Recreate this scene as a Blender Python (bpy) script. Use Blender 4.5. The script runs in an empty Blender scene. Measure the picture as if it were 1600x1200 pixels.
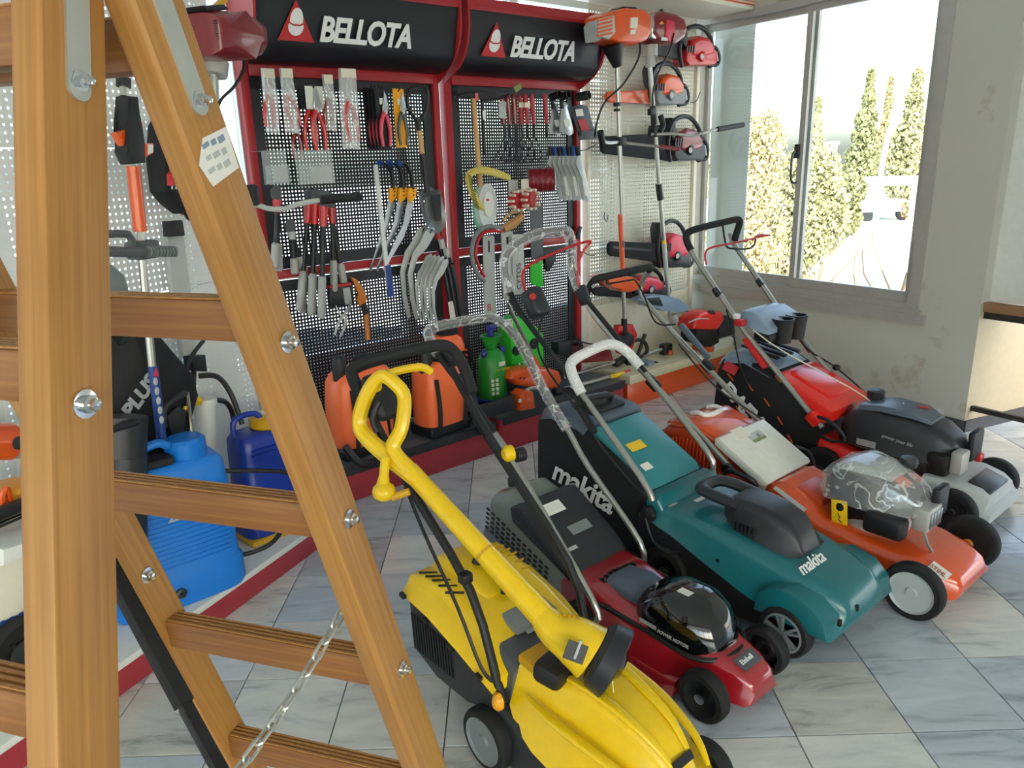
import bpy, bmesh, math, random
from mathutils import Vector, Matrix, Euler
random.seed(7)
SC = bpy.context.scene
COL = SC.collection
R = math.radians

# ------------------------------------------------------------------ camera
FPX, PITCH, ROLL, CAMH = 1187.0, .28635, -.03116, 1.6
cp, sp, cr, sr = math.cos(PITCH), math.sin(PITCH), math.cos(ROLL), math.sin(ROLL)
CM = Matrix(((cr, -sr, 0), (sr, cr, 0), (0, 0, 1))) @ Matrix(((1, 0, 0), (0, cp, -sp), (0, sp, cp)))
def lev(v): return Vector((v[0], v[2], -v[1]))
cx, cy, cz = lev(CM[0]), -lev(CM[1]), -lev(CM[2])
cam_d = bpy.data.cameras.new('camera'); cam = bpy.data.objects.new('camera', cam_d); COL.objects.link(cam)
cam.matrix_world = Matrix(((cx.x, cy.x, cz.x, 0), (cx.y, cy.y, cz.y, 0), (cx.z, cy.z, cz.z, CAMH), (0, 0, 0, 1)))
cam_d.sensor_width = 36; cam_d.lens = FPX / 1600 * 36; cam_d.clip_start = .05; cam_d.clip_end = 500
SC.camera = cam

# ------------------------------------------------------------------ world, sun, exposure
wd = bpy.data.worlds.new('sky'); SC.world = wd; wd.use_nodes = True
wn = wd.node_tree; wn.nodes.clear()
wo = wn.nodes.new('ShaderNodeOutputWorld'); wb = wn.nodes.new('ShaderNodeBackground'); ws = wn.nodes.new('ShaderNodeTexSky')
ws.sky_type = 'NISHITA'; ws.sun_disc = False; ws.sun_elevation = R(38); ws.sun_rotation = R(150)
ws.air_density = 1.0; ws.dust_density = 3.0; ws.ozone_density = 1.0
whs = wn.nodes.new('ShaderNodeHueSaturation'); whs.inputs['Saturation'].default_value = .85
wn.links.new(ws.outputs[0], whs.inputs['Color']); wn.links.new(whs.outputs[0], wb.inputs[0]); wb.inputs[1].default_value = 1.0
wn.links.new(wb.outputs[0], wo.inputs[0])
sun_d = bpy.data.lights.new('sun', 'SUN'); sun_d.energy = 17; sun_d.angle = R(1.0); sun_d.color = (1, .96, .9)
sun = bpy.data.objects.new('sun', sun_d); COL.objects.link(sun)
sun.rotation_euler = Vector((.25, .75, -.6)).to_track_quat('-Z', 'Y').to_euler()
SC.view_settings.view_transform = 'Standard'; SC.view_settings.look = 'None'
SC.view_settings.gamma = 1; SC.view_settings.use_curve_mapping = False
SC.view_settings.exposure = -0.02
SC.cycles.max_bounces = 8; SC.cycles.transparent_max_bounces = 24; SC.cycles.use_denoising = True
SC.cycles.sample_clamp_indirect = 6

# ------------------------------------------------------------------ frames of the place
U = Vector((.764, .645, 0)).normalized(); N = Vector((U.y, -U.x, 0)); NP = -3.55        # long display wall: along it, out of it, its plane
RZW = math.atan2(U.y, U.x)
A2 = Vector((-math.sin(R(34.13)), math.cos(R(34.13)), 0)); N2 = Vector((-A2.y, A2.x, 0)); C0 = Vector((2.62, 4.15, 0))   # window wall
UL = Vector((math.sin(R(23.9)), math.cos(R(23.9)), 0)); NL = Vector((UL.y, -UL.x, 0)); G0 = Vector((-1.279, 2.025, 0))  # angled display behind the ladder
RZG = math.atan2(UL.y, UL.x)
RZM = math.atan2(N.y, N.x)
def wp(s, d, z): return U * s + N * (NP + d) + Vector((0, 0, z))
def gp(s, d, z): return G0 + UL * s + NL * (d - .42) + Vector((0, 0, z))
def vp(a, d, z): return C0 + A2 * a + N2 * d + Vector((0, 0, z))
def ray(x, y):
    d = CM.transposed() @ Vector(((x - 800) / FPX, (y - 600) / FPX, 1)); return lev(d)
def onplane(x, y, P, n):
    d = ray(x, y); o = Vector((0, 0, CAMH)); return o + d * ((P - o).dot(n) / d.dot(n))
def W(x, y, d=0.0):          # measured point of the photograph on a plane parallel to the long wall -> (along, height)
    P = onplane(x, y, N * (NP + d), N); return P.dot(U), P.z
def G(x, y, d=0.0):
    P = onplane(x, y, G0 + NL * (d - .42), NL); return (P - G0).dot(UL), P.z
def atdep(x, y, dep): return Vector((0, 0, CAMH)) + ray(x, y) * dep

# ------------------------------------------------------------------ materials
MATS = {}
def lin(h):
    h = h.lstrip('#'); v = [int(h[i:i + 2], 16) / 255 for i in (0, 2, 4)]
    return tuple(c / 12.92 if c <= .04045 else ((c + .055) / 1.055) ** 2.4 for c in v) + (1,)
def nodes(name):
    m = bpy.data.materials.new(name); m.use_nodes = True; nt = m.node_tree
    return m, nt, nt.nodes['Principled BSDF']
def mat(name, col, rough=.5, metal=0., coat=0., var=.08, scale=30., bump=.0, trans=0., alpha=1., spec=.5, emit=0.):
    if name in MATS: return MATS[name]
    m, nt, b = nodes(name); c = lin(col)
    b.inputs['Roughness'].default_value = rough; b.inputs['Metallic'].default_value = metal
    b.inputs['Coat Weight'].default_value = coat; b.inputs['Coat Roughness'].default_value = .08
    b.inputs['Transmission Weight'].default_value = trans; b.inputs['Alpha'].default_value = alpha
    b.inputs['Specular IOR Level'].default_value = spec
    tc = nt.nodes.new('ShaderNodeTexCoord'); no = nt.nodes.new('ShaderNodeTexNoise'); no.inputs['Scale'].default_value = scale; no.inputs['Detail'].default_value = 3
    nt.links.new(tc.outputs['Object'], no.inputs['Vector'])
    mx = nt.nodes.new('ShaderNodeMix'); mx.data_type = 'RGBA'
    mx.inputs[6].default_value = tuple(x * (1 - var) for x in c[:3]) + (1,); mx.inputs[7].default_value = tuple(min(1, x * (1 + var)) for x in c[:3]) + (1,)
    nt.links.new(no.outputs['Fac'], mx.inputs[0]); nt.links.new(mx.outputs[2], b.inputs['Base Color'])
    if bump:
        bp = nt.nodes.new('ShaderNodeBump'); bp.inputs['Strength'].default_value = bump; bp.inputs['Distance'].default_value = .004
        nt.links.new(no.outputs['Fac'], bp.inputs['Height']); nt.links.new(bp.outputs[0], b.inputs['Normal'])
    if emit:
        b.inputs['Emission Color'].default_value = c; b.inputs['Emission Strength'].default_value = emit
    MATS[name] = m; return m
def mathn(nt, op, a, b=None):
    n = nt.nodes.new('ShaderNodeMath'); n.operation = op
    for i, v in enumerate((a, b)):
        if v is None: continue
        if isinstance(v, (int, float)): n.inputs[i].default_value = v
        else: nt.links.new(v, n.inputs[i])
    return n.outputs[0]
def pegmat(name, col, pitch, r, rough=.45, stagger=False, square=False):
    m, nt, b = nodes(name); b.inputs['Base Color'].default_value = lin(col); b.inputs['Roughness'].default_value = rough
    tc = nt.nodes.new('ShaderNodeTexCoord'); sx = nt.nodes.new('ShaderNodeSeparateXYZ'); nt.links.new(tc.outputs['Object'], sx.inputs[0])
    u = mathn(nt, 'DIVIDE', sx.outputs[0], pitch); v = mathn(nt, 'DIVIDE', sx.outputs[2], pitch)
    if stagger:
        row = mathn(nt, 'FLOOR', v); u = mathn(nt, 'ADD', u, mathn(nt, 'MULTIPLY', mathn(nt, 'MODULO', row, 2), .5))
    fu = mathn(nt, 'ABSOLUTE', mathn(nt, 'SUBTRACT', mathn(nt, 'FRACT', u), .5)); fv = mathn(nt, 'ABSOLUTE', mathn(nt, 'SUBTRACT', mathn(nt, 'FRACT', v), .5))
    d = mathn(nt, 'MAXIMUM', fu, fv) if square else mathn(nt, 'SQRT', mathn(nt, 'ADD', mathn(nt, 'MULTIPLY', fu, fu), mathn(nt, 'MULTIPLY', fv, fv)))
    nt.links.new(mathn(nt, 'GREATER_THAN', d, r / pitch), b.inputs['Alpha'])
    MATS[name] = m; return m
def woodmat(name, c1, c2, axis=2, rough=.45):
    m, nt, b = nodes(name); b.inputs['Roughness'].default_value = rough; b.inputs['Coat Weight'].default_value = .15; b.inputs['Coat Roughness'].default_value = .3
    tc = nt.nodes.new('ShaderNodeTexCoord'); mp = nt.nodes.new('ShaderNodeMapping'); nt.links.new(tc.outputs['Object'], mp.inputs[0])
    s = [140., 140., 140.]; s[axis] = 3.; mp.inputs['Scale'].default_value = s
    no = nt.nodes.new('ShaderNodeTexNoise'); no.inputs['Scale'].default_value = 1.2; no.inputs['Detail'].default_value = 5; nt.links.new(mp.outputs[0], no.inputs['Vector'])
    n2 = nt.nodes.new('ShaderNodeTexNoise'); n2.inputs['Scale'].default_value = 5; nt.links.new(tc.outputs['Object'], n2.inputs['Vector'])
    ad = mathn(nt, 'ADD', mathn(nt, 'MULTIPLY', no.outputs['Fac'], .75), mathn(nt, 'MULTIPLY', n2.outputs['Fac'], .25))
    rp = nt.nodes.new('ShaderNodeValToRGB'); rp.color_ramp.elements[0].position = .32; rp.color_ramp.elements[1].position = .68
    rp.color_ramp.elements[0].color = lin(c2); rp.color_ramp.elements[1].color = lin(c1)
    nt.links.new(ad, rp.inputs[0]); nt.links.new(rp.outputs[0], b.inputs['Base Color'])
    MATS[name] = m; return m
def glassmat(name, tint='#ffffff', mixg=.08, rough=.0):
    m, nt, b = nodes(name); nt.nodes.remove(b); o = nt.nodes['Material Output']
    t = nt.nodes.new('ShaderNodeBsdfTransparent'); t.inputs[0].default_value = lin(tint); g = nt.nodes.new('ShaderNodeBsdfGlossy'); g.inputs['Roughness'].default_value = rough
    mx = nt.nodes.new('ShaderNodeMixShader'); mx.inputs[0].default_value = mixg
    nt.links.new(t.outputs[0], mx.inputs[1]); nt.links.new(g.outputs[0], mx.inputs[2]); nt.links.new(mx.outputs[0], o.inputs[0])
    MATS[name] = m; return m
def filmmat(name, white=.25, gloss=.3, crinkle=60., tint='#ffffff', base=.04):     # thin clear packaging film: transparent, glossy, crinkled
    m, nt, b = nodes(name); nt.nodes.remove(b); o = nt.nodes['Material Output']
    tc = nt.nodes.new('ShaderNodeTexCoord'); no = nt.nodes.new('ShaderNodeTexNoise'); no.inputs['Scale'].default_value = crinkle; no.inputs['Detail'].default_value = 2; no.inputs['Distortion'].default_value = 1.2
    nt.links.new(tc.outputs['Object'], no.inputs['Vector'])
    bp = nt.nodes.new('ShaderNodeBump'); bp.inputs['Strength'].default_value = .8; bp.inputs['Distance'].default_value = .006; nt.links.new(no.outputs['Fac'], bp.inputs['Height'])
    cr_ = nt.nodes.new('ShaderNodeMapRange'); cr_.interpolation_type = 'SMOOTHSTEP'; nt.links.new(mathn(nt, 'ABSOLUTE', mathn(nt, 'SUBTRACT', no.outputs['Fac'], .5)), cr_.inputs[0]); cr_.inputs[1].default_value = .03; cr_.inputs[2].default_value = .0; cr_.inputs[3].default_value = base; cr_.inputs[4].default_value = white
    t = nt.nodes.new('ShaderNodeBsdfTransparent'); g = nt.nodes.new('ShaderNodeBsdfGlossy'); g.inputs['Roughness'].default_value = .12; df = nt.nodes.new('ShaderNodeBsdfDiffuse'); df.inputs[0].default_value = lin(tint)
    nt.links.new(bp.outputs[0], g.inputs['Normal']); nt.links.new(bp.outputs[0], df.inputs['Normal'])
    m1 = nt.nodes.new('ShaderNodeMixShader'); m2 = nt.nodes.new('ShaderNodeMixShader')
    nt.links.new(cr_.outputs[0], m1.inputs[0]); m2.inputs[0].default_value = gloss
    nt.links.new(t.outputs[0], m1.inputs[1]); nt.links.new(df.outputs[0], m1.inputs[2]); nt.links.new(m1.outputs[0], m2.inputs[1]); nt.links.new(g.outputs[0], m2.inputs[2])
    nt.links.new(m2.outputs[0], o.inputs[0]); MATS[name] = m; return m
def marblemat():
    m, nt, b = nodes('marble'); tc = nt.nodes.new('ShaderNodeTexCoord'); oi = nt.nodes.new('ShaderNodeObjectInfo')
    mp = nt.nodes.new('ShaderNodeMapping'); nt.links.new(tc.outputs['Object'], mp.inputs[0])
    off = nt.nodes.new('ShaderNodeCombineXYZ'); nt.links.new(mathn(nt, 'MULTIPLY', oi.outputs['Random'], 61.), off.inputs[0]); nt.links.new(mathn(nt, 'MULTIPLY', oi.outputs['Random'], 37.), off.inputs[1])
    rt = nt.nodes.new('ShaderNodeCombineXYZ'); nt.links.new(mathn(nt, 'MULTIPLY', oi.outputs['Random'], 43.), rt.inputs[2])
    nt.links.new(off.outputs[0], mp.inputs[1]); nt.links.new(rt.outputs[0], mp.inputs[2]); mp.inputs[3].default_value = (3., 11., 3.)
    n1 = nt.nodes.new('ShaderNodeTexNoise'); n1.inputs['Scale'].default_value = 1.; n1.inputs['Detail'].default_value = 8; n1.inputs['Roughness'].default_value = .62; n1.inputs['Distortion'].default_value = .9
    nt.links.new(mp.outputs[0], n1.inputs['Vector'])
    rp = nt.nodes.new('ShaderNodeValToRGB'); e = rp.color_ramp.elements
    e[0].position = .27; e[0].color = lin('#9a9fa3'); e[1].position = .66; e[1].color = lin('#f0f1f0')
    x = e.new(.44); x.color = lin('#dcdfe1')
    nt.links.new(n1.outputs['Fac'], rp.inputs[0])
    tone = nt.nodes.new('ShaderNodeValToRGB'); tone.color_ramp.interpolation = 'CONSTANT'; t = tone.color_ramp.elements
    t[0].color = lin('#cdd6de'); t[1].position = .18; t[1].color = lin('#f6f4ea')
    for p_, c_ in ((.36, '#b9c3cc'), (.5, '#efece0'), (.64, '#cbd5de'), (.78, '#ded8c6'), (.9, '#a9b4bd')):
        q = t.new(p_); q.color = lin(c_)
    nt.links.new(mathn(nt, 'FRACT', mathn(nt, 'MULTIPLY', oi.outputs['Random'], 17.)), tone.inputs[0])
    mx = nt.nodes.new('ShaderNodeMix'); mx.data_type = 'RGBA'; mx.blend_type = 'MULTIPLY'; mx.inputs[0].default_value = .7
    nt.links.new(rp.outputs[0], mx.inputs[6]); nt.links.new(tone.outputs[0], mx.inputs[7]); nt.links.new(mx.outputs[2], b.inputs['Base Color'])
    b.inputs['Roughness'].default_value = .16; b.inputs['Specular IOR Level'].default_value = .5
    MATS['marble'] = m; return m
def plastermat():
    m, nt, b = nodes('plaster'); tc = nt.nodes.new('ShaderNodeTexCoord'); n = nt.nodes.new('ShaderNodeTexNoise'); n.inputs['Scale'].default_value = 2.2; n.inputs['Detail'].default_value = 9; n.inputs['Roughness'].default_value = .62
    nt.links.new(tc.outputs['Object'], n.inputs['Vector']); rp = nt.nodes.new('ShaderNodeValToRGB'); e = rp.color_ramp.elements
    e[0].position = .36; e[0].color = lin('#a99f8a'); e[1].position = .43; e[1].color = lin('#c3c1b6')
    nt.links.new(n.outputs['Fac'], rp.inputs[0]); nt.links.new(rp.outputs[0], b.inputs['Base Color']); b.inputs['Roughness'].default_value = .75
    bp = nt.nodes.new('ShaderNodeBump'); bp.inputs['Strength'].default_value = .5; bp.inputs['Distance'].default_value = .01; nt.links.new(rp.outputs[0], bp.inputs['Height']); nt.links.new(bp.outputs[0], b.inputs['Normal'])
    MATS['plaster'] = m; return m

# ------------------------------------------------------------------ mesh builder
def spline(pts, n=6):
    P = [Vector(p) for p in pts]; out = []
    for i in range(len(P) - 1):
        a, b, c, d = P[max(i - 1, 0)], P[i], P[i + 1], P[min(i + 2, len(P) - 1)]
        for k in range(n):
            t = k / n
            out.append(.5 * (2 * b + (c - a) * t + (2 * a - 5 * b + 4 * c - d) * t * t + (3 * b - a - 3 * c + d) * t ** 3))
    out.append(P[-1]); return out
class B:
    def __init__(s): s.bm = bmesh.new()
    def box(s, c, size, rot=(0, 0, 0), bev=0., seg=2):
        g = bmesh.ops.create_cube(s.bm, size=1); vs = g['verts']
        M = Matrix.Translation(c) @ Euler(rot).to_matrix().to_4x4() @ Matrix.Diagonal((*size, 1))
        bmesh.ops.transform(s.bm, matrix=M, verts=vs)
        if bev:
            es = list({e for v in vs for e in v.link_edges})
            bmesh.ops.bevel(s.bm, geom=es, offset=bev, segments=seg, profile=.5, affect='EDGES')
        return s
    def bar(s, p0, p1, w, h, up=(0, 0, 1), bev=0.):
        p0, p1 = Vector(p0), Vector(p1); x = (p1 - p0); L = x.length; x = x.normalized(); u = Vector(up)
        y = u.cross(x).normalized(); z = x.cross(y)
        g = bmesh.ops.create_cube(s.bm, size=1); vs = g['verts']; c = (p0 + p1) / 2
        M = Matrix(((x.x, y.x, z.x, c.x), (x.y, y.y, z.y, c.y), (x.z, y.z, z.z, c.z), (0, 0, 0, 1))) @ Matrix.Diagonal((L, w, h, 1))
        bmesh.ops.transform(s.bm, matrix=M, verts=vs)
        if bev: bmesh.ops.bevel(s.bm, geom=list({e for v in vs for e in v.link_edges}), offset=bev, segments=2, profile=.5, affect='EDGES')
        return s
    def rings(s, rs, cap=True, closed=False):
        bv = [[s.bm.verts.new(p) for p in r] for r in rs]; n = len(bv[0]); k = len(bv)
        for i in range(k if closed else k - 1):
            a, b = bv[i], bv[(i + 1) % k]
            for j in range(n):
                try: s.bm.faces.new((a[j], a[(j + 1) % n], b[(j + 1) % n], b[j]))
                except ValueError: pass
        if cap and not closed:
            s.bm.faces.new(bv[0][::-1]); s.bm.faces.new(bv[-1])
        return s
    def tube(s, pts, r, seg=10, sm=0, closed=False, flat=1.):
        P = spline(pts, sm) if sm else [Vector(p) for p in pts]
        n = len(P); rs = []; pu = None
        for i, p in enumerate(P):
            if closed: t = (P[(i + 1) % n] - P[i - 1]).normalized()
            else: t = (P[min(i + 1, n - 1)] - P[max(i - 1, 0)]).normalized()
            if pu is None:
                pu = t.orthogonal().normalized() if abs(t.z) > .9 else Vector((0, 0, 1)).cross(t).normalized()
            u = (pu - t * pu.dot(t)); u = u.normalized() if u.length > 1e-6 else t.orthogonal().normalized(); v = t.cross(u); pu = u
            rr = r
            if isinstance(r, (list, tuple)):
                q = i * (len(r) - 1) / max(1, n - 1); j = min(int(q), len(r) - 2); rr = r[j] + (r[j + 1] - r[j]) * (q - j)
            rs.append([p + (u * math.cos(a) + v * math.sin(a) * flat) * rr for a in (2 * math.pi * k / seg for k in range(seg))])
        return s.rings(rs, closed=closed)
    def lathe(s, prof, o=(0, 0, 0), axis=(0, 0, 1), seg=20, cap=True, sx=1., sy=1.):
        q = Vector(axis).to_track_quat('Z', 'Y').to_matrix() if tuple(axis) != (0, 0, 1) else Matrix.Identity(3); o = Vector(o)
        rs = [[o + q @ Vector((r * math.cos(a) * sx, r * math.sin(a) * sy, z)) for a in (2 * math.pi * k / seg for k in range(seg))] for r, z in prof]
        return s.rings(rs, cap=cap)
    def cyl(s, p0, p1, r, r2=None, seg=14):
        p0, p1 = Vector(p0), Vector(p1); d = p1 - p0
        return s.lathe([(r, 0), (r if r2 is None else r2, d.length)], p0, tuple(d.normalized()), seg)
    def prism(s, poly, plane, lo, hi, bev=0.):
        f = {'xz': lambda a, b, t: (a, t, b), 'xy': lambda a, b, t: (a, b, t), 'yz': lambda a, b, t: (t, a, b)}[plane]
        b0 = [s.bm.verts.new(f(a, b, lo)) for a, b in poly]; b1 = [s.bm.verts.new(f(a, b, hi)) for a, b in poly]; n = len(poly); fs = []
        for i in range(n): fs.append(s.bm.faces.new((b0[i], b0[(i + 1) % n], b1[(i + 1) % n], b1[i])))
        f0 = s.bm.faces.new(b0[::-1]); f1 = s.bm.faces.new(b1)
        if bev: bmesh.ops.bevel(s.bm, geom=list(f0.edges) + list(f1.edges), offset=bev, segments=4 if bev > .02 else 2, profile=.5, affect='EDGES')
        return s
    def ell(s, c, r, seg=16, rot=(0, 0, 0)):
        g = bmesh.ops.create_uvsphere(s.bm, u_segments=seg, v_segments=max(6, seg // 2), radius=1)
        bmesh.ops.transform(s.bm, matrix=Matrix.Translation(c) @ Euler(rot).to_matrix().to_4x4() @ Matrix.Diagonal((*r, 1)), verts=g['verts']); return s
    def hull(s, secs, k=4, yc=0.):
        """loft along x: each section (x, half width at bottom, half width at top, z bottom, z top, corner radius)"""
        rs = []
        for x, hb, ht, z0, z1, r in secs:
            r = min(r, ht * .95, (z1 - z0) * .9); rb = min(r * .4, .02, (z1 - z0) * .05); ring = [(-hb + rb, z0), (-hb, z0 + rb)]
            for i in range(k + 1):
                a = math.pi / 2 * i / k; ring.append((-ht + r - r * math.cos(a), z1 - r + r * math.sin(a)))
            for i in range(k + 1):
                a = math.pi / 2 * (1 - i / k); ring.append((ht - r + r * math.cos(a), z1 - r + r * math.sin(a)))
            ring += [(hb, z0 + rb), (hb - rb, z0)]
            rs.append([(x, yc + a, b) for a, b in ring])
        return s.rings(rs)
    def xf(s, M):
        bmesh.ops.transform(s.bm, matrix=M, verts=s.bm.verts[:]); return s
    def mesh(s, name, m, ang=35):
        bmesh.ops.recalc_face_normals(s.bm, faces=s.bm.faces[:])
        me = bpy.data.meshes.new(name); s.bm.to_mesh(me); s.bm.free()
        me.polygons.foreach_set('use_smooth', [True] * len(me.polygons)); me.set_sharp_from_angle(angle=R(ang))
        if m: me.materials.append(MATS[m])
        return me
    def obj(s, name, m, parent=None, ang=35):
        return link(name, s.mesh(name, m, ang), parent)
def link(name, me, parent=None):
    o = bpy.data.objects.new(name, me); COL.objects.link(o)
    if parent: o.parent = parent
    return o
def tag(o, label, cat, group=None):
    o['label'] = label; o['category'] = cat
    if group: o['group'] = group
    return o
def thing(name, label, cat, loc=(0, 0, 0), rz=0., group=None, rot=None):
    o = bpy.data.objects.new(name, None); COL.objects.link(o); o.location = loc; o.rotation_euler = rot or (0, 0, rz); o.empty_display_size = .1
    return tag(o, label, cat, group)
def part(o, label): o['label'] = label; return o
def struct(o): o['kind'] = 'structure'; return o
def put(o, loc, rz=0.): o.location = loc; o.rotation_euler = (0, 0, rz); return o
def dup(root, loc, rot, label, group=None):
    def cpy(x, par):
        c = x.copy(); COL.objects.link(c); c.parent = par
        for ch in x.children: cpy(ch, c)
        return c
    r = cpy(root, None); r.location = loc; r.rotation_euler = rot; r['label'] = label
    if group: r['group'] = group
    return r
def text(name, body, size, m, parent, o, xd, yd, ext=.0006, shear=0., bold=0., space=1., align='LEFT', sx=1.):
    cu = bpy.data.curves.new(name, 'FONT'); cu.body = body; cu.size = size; cu.extrude = ext; cu.shear = shear; cu.offset = bold; cu.space_character = space; cu.align_x = align; cu.resolution_u = 3
    t = bpy.data.objects.new(name, cu); COL.objects.link(t); dg = bpy.context.evaluated_depsgraph_get()
    me = bpy.data.meshes.new_from_object(t.evaluated_get(dg)); bpy.data.objects.remove(t); me.materials.clear(); me.materials.append(MATS[m])
    x = Vector(xd).normalized(); z = x.cross(Vector(yd)).normalized(); y = z.cross(x); o = Vector(o)
    me.transform(Matrix(((x.x * sx, y.x, z.x, o.x), (x.y * sx, y.y, z.y, o.y), (x.z * sx, y.z, z.z, o.z), (0, 0, 0, 1))))
    return link(name, me, parent)

# ------------------------------------------------------------------ palette
for a in (('black_plastic', '#17181b', .5), ('dark_plastic', '#26282c', .42), ('soft_black', '#1b1c1f', .8), ('gloss_black', '#0a0b0d', .08, 0, .8), ('grey_plastic', '#55595c', .5), ('mid_grey', '#7c8183', .5),
          ('light_grey', '#b5b8b6', .5), ('white_paint', '#e6e6e0', .4), ('cream', '#e2dcc8', .4), ('cream_shelf', '#d8cfae', .35), ('steel', '#b9bcbd', .3, 1.), ('chrome', '#d8dadb', .12, 1.), ('silver_tube', '#b4b3ac', .3, .85), ('dark_steel', '#4a4c4f', .38, .9),
          ('alu', '#b3b0ab', .45, .2), ('zinc', '#c9cbc4', .38, .75), ('red_frame', '#a51f26', .38), ('maroon', '#a8343e', .42), ('dark_red', '#7c1420', .28, 0, .5), ('red', '#c01a20', .35, 0, .2), ('pink_red', '#d2304a', .35), ('charcoal', '#2b2d33', .42), ('sign_black', '#17171d', .4),
          ('sprayer_orange', '#ff7340', .38), ('orange', '#e2581c', .3, 0, .35), ('mower_orange', '#dd5015', .2, 0, .7), ('bag_orange', '#c8451c', .38), ('yellow', '#f2c80c', .32, 0, .25), ('yellow_dark', '#cf9d12', .35), ('teal', '#14656d', .3, 0, .25), ('teal_light', '#2f7f88', .32),
          ('blue', '#1778d6', .35), ('navy', '#15359b', .33), ('green', '#1f8a2c', .38), ('lime', '#36c436', .4), ('purple_blue', '#2a2f92', .35), ('mower_red', '#9e1722', .16, 0, .8), ('hood_red', '#e5281c', .3, 0, .3), ('white_plastic', '#e8e8e4', .4),
          ('milky', '#dcdcd2', .3), ('rubber', '#141416', .78), ('bag_fabric', '#101114', .75), ('slate', '#55606f', .35), ('blue_grey', '#7f93a8', .3), ('bag_grey', '#7c837c', .3), ('box_grey', '#646c74', .35), ('hub_grey', '#8b9092', .35, .3), ('blade_steel', '#74787b', .35, .5), ('recess_wall', '#a89d84', .6), ('dark_label', '#1d1e22', .4), ('silver_label', '#b9bab8', .35, .3), ('paper', '#e8e6de', .6),
          ('yellow_label', '#f0c419', .45), ('wood_light', '#c99b62', .5), ('teal_tape', '#7fc4b0', .3), ('rope', '#d8c567', .8), ('rope_dark', '#6a6a2a', .8), ('cardboard', '#b98a58', .7), ('mdf', '#9a7250', .7), ('baseboard', '#3f4044', .5), ('table_steel', '#3a3735', .5, .4),
          ('sickle_grey', '#bfc2c0', .35, .3), ('grip_grey', '#a3a3a1', .5), ('orange_tan', '#c9772c', .5), ('blue_tip', '#1c3d86', .4), ('ext_leaf', '#96946a', .8), ('ext_dark', '#7c7d55', .8), ('ext_dry', '#ac9f74', .8), ('bark', '#7a6a55', .9), ('ext_ground', '#c4c3c0', .9), ('ext_wall', '#d8d4ca', .8),
          ('amber', '#f5a81c', .4), ('olive_tag', '#7a8a4a', .6), ('ceiling_white', '#e4e4e0', .8), ('grout', '#6e6f6c', .9), ('red_tag', '#b5222a', .5), ('stone_white', '#ececea', .35)):
    mat(*a)
mat('clear_box', '#e8eef0', .1, var=.02, alpha=.2); mat('milk_clear', '#eef0ee', .25, var=.02, alpha=.65)
pegmat('peg_dark', '#1d1e26', .0176, .0043, square=False); pegmat('peg_white', '#e6e8e6', .0245, .0046, rough=.35); pegmat('peg_cream', '#d2cdba', .0245, .0058)
woodmat('ladder_wood', '#b98545', '#9a6832', 2); woodmat('rung_wood', '#a06c36', '#7a4a22', 0); woodmat('handle_wood', '#cf9f64', '#b07a42', 2)
glassmat('window_glass', '#f6fbfa', .05); filmmat('film', .6, .14, 9., base=.16); filmmat('film_white', .95, .06, 30., base=.7); filmmat('bag_film', .6, .1, 9., base=.3)
marblemat(); plastermat()
# ================================================================== SETTING
# floor with single marble tiles
TX, TY = .3355, .3228
fl = B().box((.3, 1.2, -.06), (12, 13, .1)).obj('floor', 'grout'); struct(fl)
tile_me = B().box((0, 0, -.006), (TX - .0035, TY - .0035, .012), bev=.0012, seg=1).mesh('tile', 'marble')
rest = B()
for i in range(-13, 14):
    for j in range(-14, 15):
        x, y = .109 + TX * (i + .5), 1.79 + TY * (j + .5)
        if -8 <= i < 10 and -3 <= j < 13:
            t = link('tile', tile_me, fl); t.location = (x, y, 0)
        else: rest.box((x, y, -.006), (TX - .0035, TY - .0035, .012))
ro = rest.obj('tile_field', 'marble', fl); ro['kind'] = 'stuff'

def wallbox(name, frame, s0, s1, d0, d1, z0, z1, m, parent=None):
    P = [frame(s, d, z) for s in (s0, s1) for d in (d0, d1) for z in (z0, z1)]
    b = B(); v = [b.bm.verts.new(p) for p in P]
    for f in ((0, 1, 3, 2), (4, 6, 7, 5), (0, 4, 5, 1), (2, 3, 7, 6), (0, 2, 6, 4), (1, 5, 7, 3)): b.bm.faces.new([v[k] for k in f])
    return b.obj(name, m, parent)
def multi(name, frame, boxes, m, parent=None):
    b = B()
    for s0, s1, d0, d1, z0, z1 in boxes:
        v = [b.bm.verts.new(frame(s, d, z)) for s in (s0, s1) for d in (d0, d1) for z in (z0, z1)]
        for f in ((0, 1, 3, 2), (4, 6, 7, 5), (0, 4, 5, 1), (2, 3, 7, 6), (0, 2, 6, 4), (1, 5, 7, 3)): b.bm.faces.new([v[k] for k in f])
    return b.obj(name, m, parent)
CEIL = 3.25
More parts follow.
